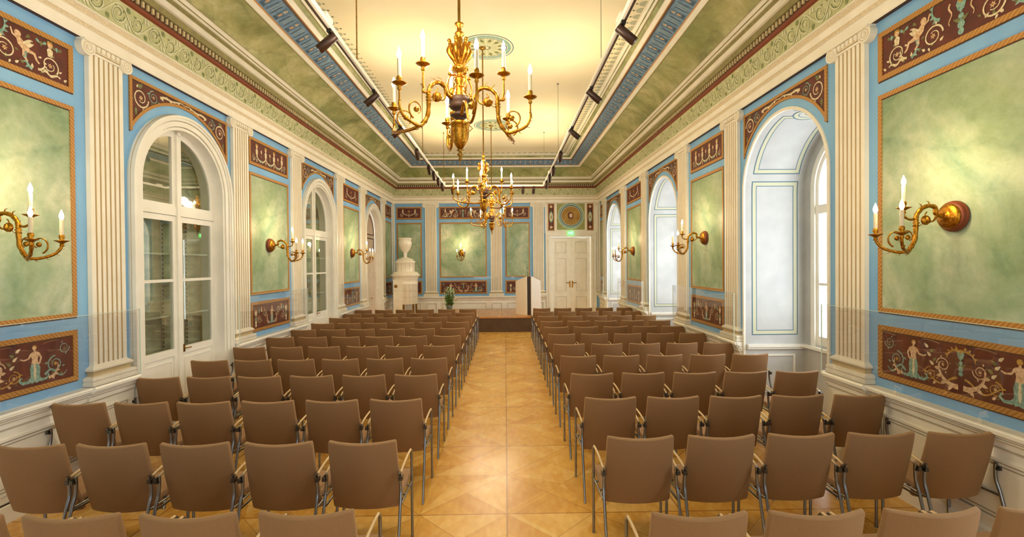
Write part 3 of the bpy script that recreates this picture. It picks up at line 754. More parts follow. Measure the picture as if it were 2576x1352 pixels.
run('baseboard_left', FL, [(YB, 5.09), (6.95, 9.365), (11.215, 13.545), (15.395, D)], PIL_L, [M['white'], M['white_line']], 'cream panelled dado')
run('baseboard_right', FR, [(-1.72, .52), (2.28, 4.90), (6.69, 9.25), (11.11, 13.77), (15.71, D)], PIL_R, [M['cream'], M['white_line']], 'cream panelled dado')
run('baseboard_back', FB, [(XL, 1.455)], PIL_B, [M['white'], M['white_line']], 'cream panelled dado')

# ------------------------------------------------------------------ arches on the cabinet wall
def arch_outline(c, r, sp, z0=0.): return [(c - r, z0)] + arc(c, r, sp, 32) + [(c + r, z0)]
def reveal(mb, F, c, r, sp, d0, d1, z0=0., mat_=0):
    A = arch_outline(c, r, sp, z0)
    mb.add([F(u, v, d0) for u, v in A] + [F(u, v, d1) for u, v in A], [(i, i + 1, len(A) + i + 1, len(A) + i) for i in range(len(A) - 1)], mat_, False)
def moulded_arch(mb, F, c, sp, steps):
    prof = []
    for r0, r1, d, m_ in steps: prof += [(r0, d, m_), (r1, d, 0)]
    prof.append((steps[-1][1], 0., 0))
    for (r0, d0, m0), (r1, d1, m1) in zip(prof, prof[1:]):
        A, B = arch_outline(c, r0, sp), arch_outline(c, r1, sp); n = len(A)
        mb.add([F(u, v, d0) for u, v in A] + [F(u, v, d1) for u, v in B], [(i, i + 1, n + i + 1, n + i) for i in range(n - 1)], m0)
FRAME_STEPS = [(.74, .775, .028, 0), (.775, .783, .016, 1), (.783, .845, .045, 0), (.845, .852, .02, 1), (.852, .885, .055, 0), (.885, .915, .072, 0), (.915, .925, .03, 1)]
for i, (c, r, sp, k) in enumerate(ARL):
    mb = MB(); moulded_arch(mb, FL, c, sp, FRAME_STEPS)
    reveal(mb, FL, c, r, sp, .028, -.20)
    struct('trim_%d' % (13 + i), mb, [M['white'], M['white_line']], 'white moulded arch surround')
def leaf_door(F, c, side, r, sp, d, door):
    """one glazed leaf of the arched double door: side -1 / +1"""
    zt0, zt1 = 2.69, 2.83
    u_in, u_out = c + side * .012, c + side * r
    lo, hi = min(u_in, u_out), max(u_in, u_out)
    mb = MB(); st = .075; t0, t1 = d - .035, d
    for z0, z1 in ((0.02, zt0 - .005),):
        mb.fbox(F, lo, lo + st, z0, z1, t0, t1); mb.fbox(F, hi - st, hi, z0, z1, t0, t1)
        mb.fbox(F, lo + st, hi - st, z1 - .07, z1, t0, t1); mb.fbox(F, lo + st, hi - st, 1.86, 1.895, t0, t1)
        mb.fbox(F, lo + st, hi - st, .93, 1.02, t0, t1); mb.fbox(F, lo + st, hi - st, z0, .16, t0, t1)
        mb.fbox(F, lo + st, hi - st, .16, .93, t0 + .01, t1 - .015)
        for q in ((lo + st + .03, hi - st - .03, .86, .875), (lo + st + .03, hi - st - .03, .22, .235), (lo + st + .03, lo + st + .045, .22, .875), (hi - st - .045, hi - st - .03, .22, .875)): mb.fbox(F, *q, t1 - .015, t1 - .006, 0)
    leaf = mb.build('door_leaf', [M['white']], door, door.location)
    mb = MB(); mb.fbox(F, lo + st, hi - st, 1.02, zt0 - .075, d - .022, d - .018); mb.build('glass_pane', [M['door_glass']], leaf)
    # fanlight quarter
    mb = MB()
    ro, ri = r, r - .075
    f = lambda rr: [(c + side * rr * cos(a), sp + rr * sin(a)) for a in [pi / 2 * j / 18 for j in range(19)]]
    A = [(c + side * ro, zt0)] + f(ro); B = [(c + side * ri, zt0)] + f(ri); mb.band(F, A, B, t0, t1)
    a, b = sorted((c + side * .012, c + side * .085)); mb.fbox(F, a, b, zt1, sp + r - .01, t0, t1)
    mb.fbox(F, *sorted((c + side * .012, c + side * r)), zt0, zt1 - .03, t0, t1 + .012)
    mb.fbox(F, *sorted((c + side * .012, c + side * ri)), zt1 - .03, zt1, t0, t1)
    fl = mb.build('fanlight_sash', [M['white']], door, door.location)
    mb = MB(); P = [(c + side * .05, zt1 - .01), (c + side * ri, zt1 - .01)] + f(ri); P = P[:2] + f(ri)
    mb.prism(F, P, d - .022, d - .018); mb.build('glass_pane', [M['door_glass']], fl)
for i in (0, 1):
    c, r, sp, k = ARL[i]
    door = bpy.data.objects.new('door_%d' % (i + 1), None); COL.objects.link(door); tag(door, None, None, None, 'structure')
    for s in (-1, 1): leaf_door(FL, c, s, .742, sp, -.11, door)
    mb = MB(); mb.fbox(FL, c - .028, c + .028, 0.02, 3.72, -.112, -.085)
    mb.tube([FL(c, 3.70, -.08), FL(c, 3.745, -.08)], .02)
    mb.build('meeting_stile', [M['white']], door)
    mb = MB(); mb.tube([FL(c + .09, 1.0, -.11), FL(c + .09, 1.0, -.075), FL(c + .13, 1.0, -.065), FL(c + .17, .998, -.07)], .008)
    mb.fbox(FL, c + .075, c + .105, .95, 1.05, -.112, -.104); mb.build('door_handle', [M['brass_dark']], door)
    # the cabinet recess behind
    mb = MB(); dd = -.31; reveal(mb, FL, c, .735, sp, -.15, dd, 0, 1)
    A = arch_outline(c, .735, sp); mb.add([FL(u, v, dd) for u, v in A], [tuple(range(len(A)))], 0)
    struct('wall_cabinet_%d' % (i + 1), mb, [M['old_wall'], M['roof_in']])
    kind = ['nearest', 'second'][i]
    for q, z in enumerate((.98, 1.43, 2.21, 2.78)):
        mb = MB(); mb.fbox(FL, c - .70, c + .70, z - .010, z + .010, -.295, -.17)
        o = mb.build('cabinet_shelf', [M['shelf']], None, FL(c, z, -.25)); 
        tag(o, '%s pale shelf in the %s glass-doored cabinet' % (['lowest', 'lower middle', 'upper middle', 'topmost'][q], kind), 'shelf', 'cabinet shelves')
    for q, (uu, nm) in enumerate(((c - .01, 'nearer'), (c + .43, 'farther'))):
        mb = MB(); mb.fbox(FL, uu - .022, uu + .022, .2, 2.75, -.308, -.297, 0)
        for z in range(46): mb.fbox(FL, uu - .009, uu + .009, .25 + z * .055, .275 + z * .055, -.298, -.295, 1)
        o = mb.build('shelf_rail', [M['rail'], M['black']], None, FL(uu, .2, -.3))
        tag(o, 'slotted vertical metal rail, %s one at the back of the %s cabinet' % (nm, kind), 'shelf rail', 'slotted shelf rails')
# panelled door in the third arch
c, r, sp, k = ARL[2]
door = bpy.data.objects.new('door_3', None); COL.objects.link(door); tag(door, None, None, None, 'structure')
mb = MB(); A = arch_outline(c, .735, sp, 2.45); mb.add([FL(u, v, -.16) for u, v in A], [tuple(range(len(A)))], 0)
B = [(c - .6 * cos(pi * i / 20), sp + .6 * sin(pi * i / 20)) for i in range(21)]; B2 = [(c - .57 * cos(pi * i / 20), sp + .57 * sin(pi * i / 20)) for i in range(21)]
mb.band(FL, B, B2, -.16, -.15, 1)
for q in ((c - .6, c + .6, 2.98, 3.01), (c - .6, c + .6, 2.86, 2.89), (c - .6, c - .57, 2.5, 2.89), (c + .57, c + .6, 2.5, 2.89)): mb.fbox(FL, *q, -.16, -.15, 1)
mb.build('lunette_panel', [M['door3'], M['brown']], door)
mb = MB(); mb.fbox(FL, c - .735, c + .735, 0, 2.46, -.18, -.14, 0)
for s in (-1, 1):
    for z0, z1 in ((.15, .85), (.95, 1.7), (1.8, 2.35)):
        a, b = sorted((c + s * .08, c + s * .62))
        for q in ((a, b, z1 - .03, z1), (a, b, z0, z0 + .03), (a, a + .03, z0, z1), (b - .03, b, z0, z1)): mb.fbox(FL, *q, -.14, -.128, 0)
        for q in ((a + .03, b - .03, z1 - .036, z1 - .03), (a + .03, a + .036, z0 + .03, z1 - .03)): mb.fbox(FL, *q, -.14, -.138, 1)
mb.fbox(FL, c - .004, c + .004, 0, 2.46, -.14, -.138, 1)
mb.build('door_leaf', [M['door3b'], M['white_line']], door)
mb = MB(); mb.tube([FL(c + .1, 1.02, -.14), FL(c + .1, 1.02, -.1), FL(c + .2, 1.02, -.09)], .011); mb.build('door_handle', [M['brass']], door)

# ------------------------------------------------------------------ window niches
XW = .86                                             # depth of the niche behind the wall face
def niche(i, c, r, sp, near=True):
    mb = MB(); reveal(mb, FR, c, r, sp, 0, -XW, 0, 0)
    # outer wall around the window, with arched opening
    wr, wsp = r - .20, sp + .03
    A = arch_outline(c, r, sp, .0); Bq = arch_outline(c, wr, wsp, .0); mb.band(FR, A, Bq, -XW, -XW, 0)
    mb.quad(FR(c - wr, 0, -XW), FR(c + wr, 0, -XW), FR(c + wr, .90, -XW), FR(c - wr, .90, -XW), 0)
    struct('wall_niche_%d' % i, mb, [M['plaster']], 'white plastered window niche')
    if near:
        mb = MB()
        # painted borders on both reveals and the soffit (blue line, cream band, thin blue line)
        def border(G, u0, u1, v0, v1, wv):
            for k0, k1, m_ in ((0, .014, 1), (.014, .062, 0), (.062, .072, 1)):
                for q in ((u0 + k0, u1 - k0, v1 - k1, v1 - k0), (u0 + k0, u1 - k0, v0 + k0, v0 + k1), (u0 + k0, u0 + k1, v0 + k1, v1 - k1), (u1 - k1, u1 - k0, v0 + k1, v1 - k1)):
                    n = wv if abs(q[3] - q[2]) > .2 else 1
                    for j in range(n):
                        va, vb = q[2] + (q[3] - q[2]) * j / n, q[2] + (q[3] - q[2]) * (j + 1) / n
                        mb.quad(G(q[0], va), G(q[1], va), G(q[1], vb), G(q[0], vb), m_)
        for s in (-1, 1):
            rr = r - .002
            def G(a, z): return (XR + a, c + s * rr, z) if z <= sp else (XR + a, c + s * rr * cos((z - sp) / rr), sp + rr * sin((z - sp) / rr))
            border(G, .10, .765, 1.0, 3.20, 24)
            border(G, .10, .765, 3.30, sp + rr * pi / 2 - .10, 16)
        def ringn(r0, r1, k, m_):
            n = 24; V = []
            for ra in (r0, r1):
                for j in range(n):
                    y_ = ra * sin(2 * pi * j / n); V.append((XR + .40 + ra * 1.05 * cos(2 * pi * j / n), c + y_, sp + sqrt((r - k) ** 2 - y_ * y_)))
            mb.add(V, [(j, (j + 1) % n, n + (j + 1) % n, n + j) for j in range(n)], m_)
        for r0, r1, m_ in ((.20, .185, 1), (.185, .14, 0), (.14, .13, 1), (.13, .10, 2), (.10, .07, 0), (.07, .06, 1), (.06, .01, 0)): ringn(r0, r1, .004, m_)
        struct('trim_%d' % (16 + i), mb, [M['bandc'], M['bandb'], M['plaster']], 'painted cream and blue borders of the niche')
        mb = MB()
        for s in (-1, 1):                           # ledge and white dado inside the niche
            y0, y1 = sorted((c + s * r, c + s * (r - .045)))
            mb.box(XR + .03, XR + XW, y0, y1, .83, .87); y0, y1 = sorted((c + s * r, c + s * (r - .03))); mb.box(XR + .03, XR + XW, y0, y1, .80, .83)
            y0, y1 = sorted((c + s * r, c + s * (r - .012)))
            for q in ((.13, .72, .70, .725), (.13, .72, .18, .2), (.13, .155, .2, .7), (.695, .72, .2, .7)): mb.box(XR + q[0], XR + q[1], y0, y1, q[2], q[3])
            y0, y1 = sorted((c + s * r, c + s * (r - .02))); mb.box(XR + .03, XR + XW, y0, y1, 0, .12)
        mb.fbox(FR, c - r, c + r, .83, .87, -XW, -XW + .06)
        struct('trim_%d' % (22 + i), mb, [M['white']], 'white ledge and dado in the niche')
        mb = MB(); mb.band(FR, arch_outline(c, r - .001, sp), arch_outline(c, r + .035, sp), -.01, .018, 0)
        struct('trim_%d' % (28 + i), mb, [M['cream']], 'cream bead round the niche opening')
    win = bpy.data.objects.new('window_%d' % i, None); COL.objects.link(win); tag(win, None, None, None, 'structure')
    mb = MB(); dz = -XW - .06
    for r0, r1, da, db in ((wr + .03, wr - .05, dz, -XW + .02), (wr - .05, wr - .10, dz, -XW - .01)):
        mb.band(FR, arch_outline(c, r0, wsp, .86), arch_outline(c, r1, wsp, .86), da, db)
    g = wr - .07
    mb.fbox(FR, c - g, c + g, .86, 1.02, dz, -XW - .01); mb.fbox(FR, c - g, c + g, 2.70, 2.82, dz, -XW + .01); mb.fbox(FR, c - g, c + g, 1.72, 1.755, dz + .01, -XW - .015)
    mb.fbox(FR, c - .05, c + .05, .86, 2.75, dz, -XW); mb.fbox(FR, c - .02, c + .02, 2.8, wsp + g, dz, -XW - .01)
    mb.build('window_frame', [M['white']], win)
    mb = MB(); P = arch_outline(c, g, wsp, .95); mb.add([FR(u, v, dz + .02) for u, v in P], [tuple(range(len(P)))], 0); mb.build('glass_pane', [M['glass']], win)
M['bandc'] = mat('niche_cream_border', '#c4c3a6', .7); M['bandb'] = mat('niche_blue_line', '#4f6f80', .7)
for i, (c, r, sp, k) in enumerate(ARR): niche(i + 1, c, r, sp, i < 3)
# light portals sit in the niche windows and the two added openings
def portal(name, loc, rot, sx, sy):
    ld = bpy.data.lights.new(name, 'AREA'); ld.shape = 'RECTANGLE'; ld.size = sx; ld.size_y = sy; ld.cycles.is_portal = True
    o = bpy.data.objects.new(name, ld); COL.objects.link(o); o.location = loc; o.rotation_euler = rot
for i, (c, r, sp, k) in enumerate(ARR): portal('window_portal', (XR + XW + .1, c, 2.25), (0, radians(90), 0), 2.9, 1.5)
portal('window_portal', (-1.8, YB - .02, 2.3), (radians(90), 0, 0), 1.4, 2.8); portal('window_portal', (1.2, YB - .02, 2.3), (radians(90), 0, 0), 1.4, 2.8)  # portals for the two fill-light openings added behind the camera

# ------------------------------------------------------------------ double door and overdoor on the end wall
door = bpy.data.objects.new('door_4', None); COL.objects.link(door); tag(door, None, None, None, 'structure')
DC = (DX0 + DX1) / 2
mb = MB()
for x0, x1 in ((1.465, 1.66), (3.10, 3.295)):
    mb.fbox(FB, x0, x1, 0, 3.02, 0, .05, 0)
    for k, dk in ((.03, .062), (.11, .058)): mb.fbox(FB, x0 + k, x0 + k + .03, 0, 2.98, .05, dk, 0)
    mb.fbox(FB, x0 + .075, x0 + .082, 0, 2.98, .05, .052, 1)
mb.fbox(FB, 1.465, 3.295, 3.0, 3.18, 0, .06, 0); mb.fbox(FB, 1.45, 3.31, 3.13, 3.18, 0, .09, 0); mb.fbox(FB, 1.50, 3.26, 3.05, 3.056, .06, .062, 1)
mb.build('door_frame', [M['cream'], M['white_line']], door)
for s in (-1, 1):
    a, b = sorted((DC + s * .006, DC + s * .725))
    mb = MB(); mb.fbox(FB, a, b, 0.01, 3.0, -.07, -.03, 0)
    for z0, z1 in ((2.40, 2.86), (1.02, 2.26), (.22, .88)):
        x0, x1 = a + .14, b - .14
        for k, dk, m_ in ((0, .02, 0), (.03, .008, 1), (.075, .012, 0)):
            w_ = .028 if m_ == 0 else .007
            for q in ((x0 + k, x1 - k, z1 - k - w_, z1 - k), (x0 + k, x1 - k, z0 + k, z0 + k + w_), (x0 + k, x0 + k + w_, z0 + k, z1 - k), (x1 - k - w_, x1 - k, z0 + k, z1 - k)): mb.fbox(FB, *q, -.03, -.03 + dk, m_)
    leaf = mb.build('door_leaf', [M['cream'], M['white_line']], door)
    mb = MB(); mb.fbox(FB, DC + s * .045 - .022, DC + s * .045 + .022, 1.18, 1.42, -.03, -.022); mb.tube([FB(DC + s * .045, 1.36, -.03), FB(DC + s * .045, 1.36, .02), FB(DC + s * .19, 1.36, .03)], .012)
    mb.build('door_handle', [M['brass']], leaf)
mb = MB(); mb.fbox(FB, DC + .30, DC + .56, 2.90, 2.95, -.03, .03); mb.tube([FB(DC + .43, 2.95, .01), FB(DC + .20, 2.985, .02)], .008); mb.build('door_closer', [M['white']], door)
mb = MB(); mb.fbox(FB, DC - .015, DC + .015, .02, 3.0, -.03, -.015); mb.build('meeting_stile', [M['cream']], door)
mb = MB(); mb.fbox(FB, 1.45, 3.31, 3.18, 4.235, 0, .012); struct('trim_32', mb, [M['cream']], 'cream overdoor field')

M['olive_field'] = noisy('olive_ground_paint', '#8d9152', '#a0a264', 9, .6)
M['bronze_ground'] = noisy('golden_bronze_ground', '#8a6420', '#b58c34', 4, .4)
o = FB(2.386, 3.27); t = thing('roundel_panel', 'square olive panel with a round portrait medallion above the double door', 'wall panel', o)
mb = MB(); mb.fbox(FB, 1.88, 2.885, 3.265, 4.21, .012, .02); mb.build('painted_field', [M['olive_field']], t, o)
mb = MB(); cz = 3.765
G = lambda a, b, d=0.: FB(a, b, d)
for r0, r1, d, m_ in ((.475, .455, .030, 0), (.455, .40, .027, 1), (.40, .385, .034, 0), (.385, .352, .028, 2), (.352, .335, .036, 0)):
    mb.band(FB, [(2.386 + r0 * cos(2 * pi * i / 48), cz + r0 * sin(2 * pi * i / 48)) for i in range(49)], [(2.386 + r1 * cos(2 * pi * i / 48), cz + r1 * sin(2 * pi * i / 48)) for i in range(49)], .02, d, m_)
mb.build('ring_moulding', [M['frline'], M['teal'], M['blue_dark']], t, o)
mb = MB(); mb.add([FB(2.386 + .336 * cos(2 * pi * i / 40), cz + .336 * sin(2 * pi * i / 40), .024) for i in range(40)], [tuple(range(40))], 0); mb.build('bronze_disc', [M['bronze_ground']], t, o)
mb = MB()
disk(mb, G, 2.37, cz + .02, .115, .026, 0, 16, .9); disk(mb, G, 2.385, cz + .015, .075, .0275, 1, 12, .8)
poly(mb, G, [(2.28, cz - .10), (2.33, cz - .04), (2.42, cz - .05), (2.49, cz - .10)], .0265, 0); poly(mb, G, [(2.35, cz - .06), (2.42, cz - .06), (2.41, cz - .0), (2.36, cz - .0)], .0272, 1)
mb.build('painted_portrait', [M['red'], M['pink']], t, o)
for (a, b), q in (((1.555, 1.79), 'on the lectern side of the portrait medallion'), ((2.96, 3.20), 'on the window side of the portrait medallion')):
    c = (a + b) / 2; o = FB(c, 3.25)
    t = thing('framed_panel', 'narrow upright red-brown panel with pale oval ' + q, 'wall panel', o, 0, 'narrow overdoor panels')
    mb = MB(); frame_rect(mb, lambda u, v, d: FB(u, v, d + .012), a, b, 3.245, 4.21, .03); mb.build('frame', [M['gold'], M['gold_edge']], t, o)
    mb = MB(); mb.fbox(FB, a + .02, b - .02, 3.265, 4.19, .012, .017); mb.build('painted_field', [M['red']], t, o)
    mb = MB(); disk(mb, G, c, 3.73, .20, .0185, 2, 20, .38); disk(mb, G, c, 3.73, .15, .0190, 0, 18, .34); leafp(mb, G, c, 3.65, .17, .04, pi / 2, .0195, 4)
    for z in (3.36, 4.10): star(mb, G, c, z, .062, .0185, 1, 6, .7)
    for z in (3.47, 3.98): leafp(mb, G, c - .04, z, .08, .03, 0, .0185, 4)
    mb.build('painted_ornament', ORN, t, o)
o = FB(2.36, 3.09)
t = thing('exit_sign', 'small glowing green exit sign over the double door', 'exit sign', o)
mb = MB(); mb.fbox(FB, 2.25, 2.47, 3.075, 3.205, .10, .135, 0); mb.fbox(FB, 2.33, 2.39, 3.10, 3.16, .05, .10, 1); mb.build('sign_box', [M['exit'], M['white']], t, o)
mb = MB(); E_ = lambda a, b, d=0.: FB(a, b, .1365 + d)
disk(mb, E_, 2.405, 3.180, .011, 0, 0, 8); poly(mb, E_, [(2.375, 3.14), (2.395, 3.13), (2.415, 3.165), (2.395, 3.172)], 0, 0)
ribbon(mb, E_, [(2.39, 3.14), (2.40, 3.115), (2.385, 3.09)], .010, .008, 0, 0); ribbon(mb, E_, [(2.385, 3.14), (2.36, 3.125), (2.345, 3.13)], .010, .008, 0, 0); ribbon(mb, E_, [(2.41, 3.165), (2.43, 3.15)], .009, .007, 0, 0)
poly(mb, E_, [(2.30, 3.155), (2.27, 3.14), (2.30, 3.125)], 0, 0); poly(mb, E_, [(2.30, 3.146), (2.335, 3.146), (2.335, 3.134), (2.30, 3.134)], 0, 0)
mb.build('pictogram', [M['exit_w']], t, o)

# ------------------------------------------------------------------ sheets of protective glass standing on the dado
def sheet(F, u0, u1, label):
    o = F((u0 + u1) / 2, .902, .125); t = thing('protective_glass_sheet', label, 'glass panel', o, 0, 'protective glass sheets on the dado')
    mb = MB(); mb.fbox(F, u0, u1, .902, 1.60, .121, .127); mb.build('glass_sheet', [M['glass']], t, o)
    mb = MB(); mb.fbox(F, u0, u1, 1.60, 1.604, .120, .128)
    for u in (u0, u1): mb.fbox(F, u - .003, u + .003, .902, 1.604, .120, .128)
    mb.build('polished_edge', [M['glass_edge']], t, o)
for a, b, q in ((2.3, 5.08, 'nearest bay of the cabinet wall'), (6.97, 9.36, 'cabinet wall between the two glass-doored arches'), (11.22, 13.53, 'cabinet wall between second arch and panelled door'), (15.42, 16.7, 'cabinet wall beside the stove')):
    sheet(FL, a, b, 'clear protective glass sheet on the dado, ' + q)
for a, b, q in ((2.3, 4.86, 'nearest bay of the window wall'), (6.74, 9.21, 'window wall between nearest and middle niches'), (11.15, 13.74, 'window wall between middle and farthest niches'), (15.75, 16.7, 'window wall by the double door')):
    sheet(FR, a, b, 'clear protective glass sheet on the dado, ' + q)
for a, b, q in ((-2.69, -.32, 'end wall under the sconce'), (-.30, 1.20, 'end wall behind the lectern')):
    sheet(FB, a, b, 'clear protective glass sheet on the dado, ' + q)

# ------------------------------------------------------------------ candle arms shared by sconces and chandeliers
def candle(parent, x, y, z, k=1.):
    """drip pan, sleeve and bulb; z is the pan height"""
    mb = MB(); mb.lathe([(.010, -.045), (.016, -.035), (.010, -.022), (.022, -.012), (.047, .0), (.051, .004), (.045, .005), (.018, .003), (.013, .012), (.020, .03), (.018, .045), (.014, .05)], (x, y, z), 16)
    mb.build('drip_pan', [M['brass']], parent)
    mb = MB(); mb.lathe([(.0135, .045), (.0135, .165), (.011, .17), (.004, .172)], (x, y, z), 12); mb.build('candle_sleeve', [M['candle']], parent)
    mb = MB(); mb.lathe([(.006, .170), (.013, .182), (.016, .197), (.013, .215), (.006, .235), (.001, .250)], (x, y, z), 10); mb.build('flame_bulb', [M['bulb']], parent)
def bez(P, n=8):
    """smooth Catmull-Rom through P"""
    P = [Vector(p) for p in P]; Q = [P[0] * 2 - P[1]] + P + [P[-1] * 2 - P[-2]]; out = []
    for i in range(1, len(Q) - 2):
        for j in range(n):
            t = j / n; a, b, c, d = Q[i - 1:i + 3]
            out.append(.5 * ((2 * b) + (c - a) * t + (2 * a - 5 * b + 4 * c - d) * t * t + (3 * b - a - 3 * c + d) * t ** 3))
    out.append(P[-1]); return out
def taper(n, a, b): return [a + (b - a) * i / (n - 1) for i in range(n)]
def rosette(mb, p, r, ax):
    mb.lathe([(.001, -r * .45), (r * .5, -r * .4), (r * .95, -r * .12), (r, 0), (r * .95, r * .12), (r * .5, r * .4), (.001, r * .45)], p, 10, axis=ax)
def arm_geo(mb, u0, lows, high, zc=0., rot=0.):
    """stem from u0 outward in the local x direction, turned by rot; lows = [(r, angle)] of the two outer candles, high = r of the tall one"""
    def W_(r, a, z): return (r * cos(rot + a), r * sin(rot + a), zc + z)
    main = bez([W_(u0, 0, 0), W_(u0 + .07, 0, .015), W_(.15, 0, .068), W_(.205, 0, .080), W_(.262, 0, .052), W_(.295, 0, .0), W_(.298, 0, -.08), W_(.305, 0, -.17), W_(.335, 0, -.235)])
    mb.tube(main, [.0135 + .0035 * abs(sin(i * .42)) for i in range(len(main))], 9)
    up = bez([W_(.285, 0, .015), W_(.31, 0, -.015), W_(.345, 0, -.022), W_(high - .006, 0, .0), W_(high, 0, .03)]); mb.tube(up, taper(len(up), .010, .008), 7)
    sp = [W_(.19 + .055 * cos(a) * (1 - .05 * a), 0, .005 + .06 * sin(a) * (1 - .05 * a)) for a in [2.6 + 4.6 * i / 20 for i in range(21)]]
    mb.tube(sp, taper(21, .008, .004), 6); rosette(mb, W_(.222, 0, -.028), .038, 'y'); rosette(mb, W_(.222, 0, -.028), .030, 'x')
    mb.lathe([(.012, -.03), (.022, -.022), (.014, -.01), (.024, .0), (.014, .012), (.02, .02), (.012, .03)], W_(.297, 0, -.05), 10)
    for r, a in lows:
        rel = a
        P = bez([W_(.33, 0, -.22), W_(.36, a * .12, -.262), W_(.41, a * .45, -.268), W_(r - .035, a * .82, -.232), W_(r, a, -.17), W_(r, a, -.13)])
        mb.tube(P, [.0125 - .005 * i / len(P) + .002 * abs(sin(i * .5)) for i in range(len(P))], 8)
        cx = (.405, a * .52, -.160)
        s2 = []
        for i in range(23):
            th = -1.2 + 5.4 * i / 22; q = .072 * (1 - .028 * i)
            s2.append(W_(cx[0] + q * cos(th), cx[1], cx[2] + q * sin(th)))
        mb.tube(s2, taper(23, .0065, .0035), 6)
        c_ = W_(*cx); mb.lathe([(.001, -.010), (.018, -.006), (.021, 0), (.018, .006), (.001, .010)], c_, 9, axis='y')
        for k in (.2, .35, .5, .65, .8, .92):                      # leaf tips
            q = P[int(k * (len(P) - 1))]; mb.tube([q, q + Vector((0, 0, -.02)), q + Vector((.02 * cos(rot + a), .02 * sin(rot + a), -.026))], [.004, .003, .001], 5)
    for q, dz in ((main[6], .03), (main[14], .028), (main[22], .03), (main[30], .03), (main[38], -.0), (main[46], -.02), (main[52], -.02)):
        mb.tube([q, q + Vector((.01, 0, dz)), q + Vector((.03 * cos(rot), .03 * sin(rot), dz + .008))], [.005, .004, .001], 5)
    mb.tube([W_(.297, 0, -.05), W_(.27, 0, -.07), W_(.245, 0, -.055), W_(.252, 0, -.035)], [.004, .003, .003, .002], 5)
def lamp(name, parent, loc, power, r=.07, col=None):
    ld = bpy.data.lights.new(name, 'POINT'); ld.energy = power; ld.color = col or WARM; ld.shadow_soft_size = r
    o = bpy.data.objects.new(name, ld); COL.objects.link(o); o.parent = parent; o.location = loc

def sconce(loc, rz, label):
    t = thing('candle_sconce', label, 'wall sconce', loc, rz, 'gilt three-candle sconces')
    mb = MB(); mb.lathe([(.001, .0), (.118, .0), (.118, .012), (.108, .022), (.112, .030), (.100, .042), (.001, .042)], (0, 0, 0), 32, axis='x', mat=0); mb.build('rosewood_rim', [M['redbrown']], t)
    mb = MB(); mb.lathe([(.094, .040), (.096, .050), (.085, .062), (.05, .07), (.02, .074), (.012, .10), (.001, .10)], (0, 0, 0), 32, axis='x'); mb.build('gilt_backplate', [M['brass']], t)
    mb = MB(); A = .235; arm_geo(mb, .07, [(.525, A), (.525, -A)], .392); arm = mb.build('branch_arm', [M['brass']], t)
    candle(arm, .392, 0, .065); 
    for s in (-1, 1): candle(arm, .525 * cos(A), s * .525 * sin(A), -.13)
    lamp('candle_glow', t, (.44, 0, .34), SCONCE, .06, (1.0, .74, .40))
    return t
sconce((XL + .013, 3.66, 2.39), 0, 'gilt three-candle sconce on the nearest marbled panel of the cabinet wall')
sconce((XL + .013, 8.10, 2.40), 0, 'gilt three-candle sconce between the two glass-doored cabinets')
sconce((XL + .013, 12.42, 2.37), 0, 'gilt three-candle sconce between second cabinet and panelled door')
sconce((XR - .013, 3.52, 2.385), pi, 'gilt three-candle sconce on the nearest marbled panel of the window wall')
sconce((XR - .013, 7.97, 2.47), pi, 'gilt three-candle sconce between nearest and middle window niches')
sconce((XR - .013, 12.45, 2.37), pi, 'gilt three-candle sconce between middle and farthest window niches')
sconce((-1.55, D - .013, 2.46), -pi / 2, 'gilt three-candle sconce on the widest panel of the end wall')

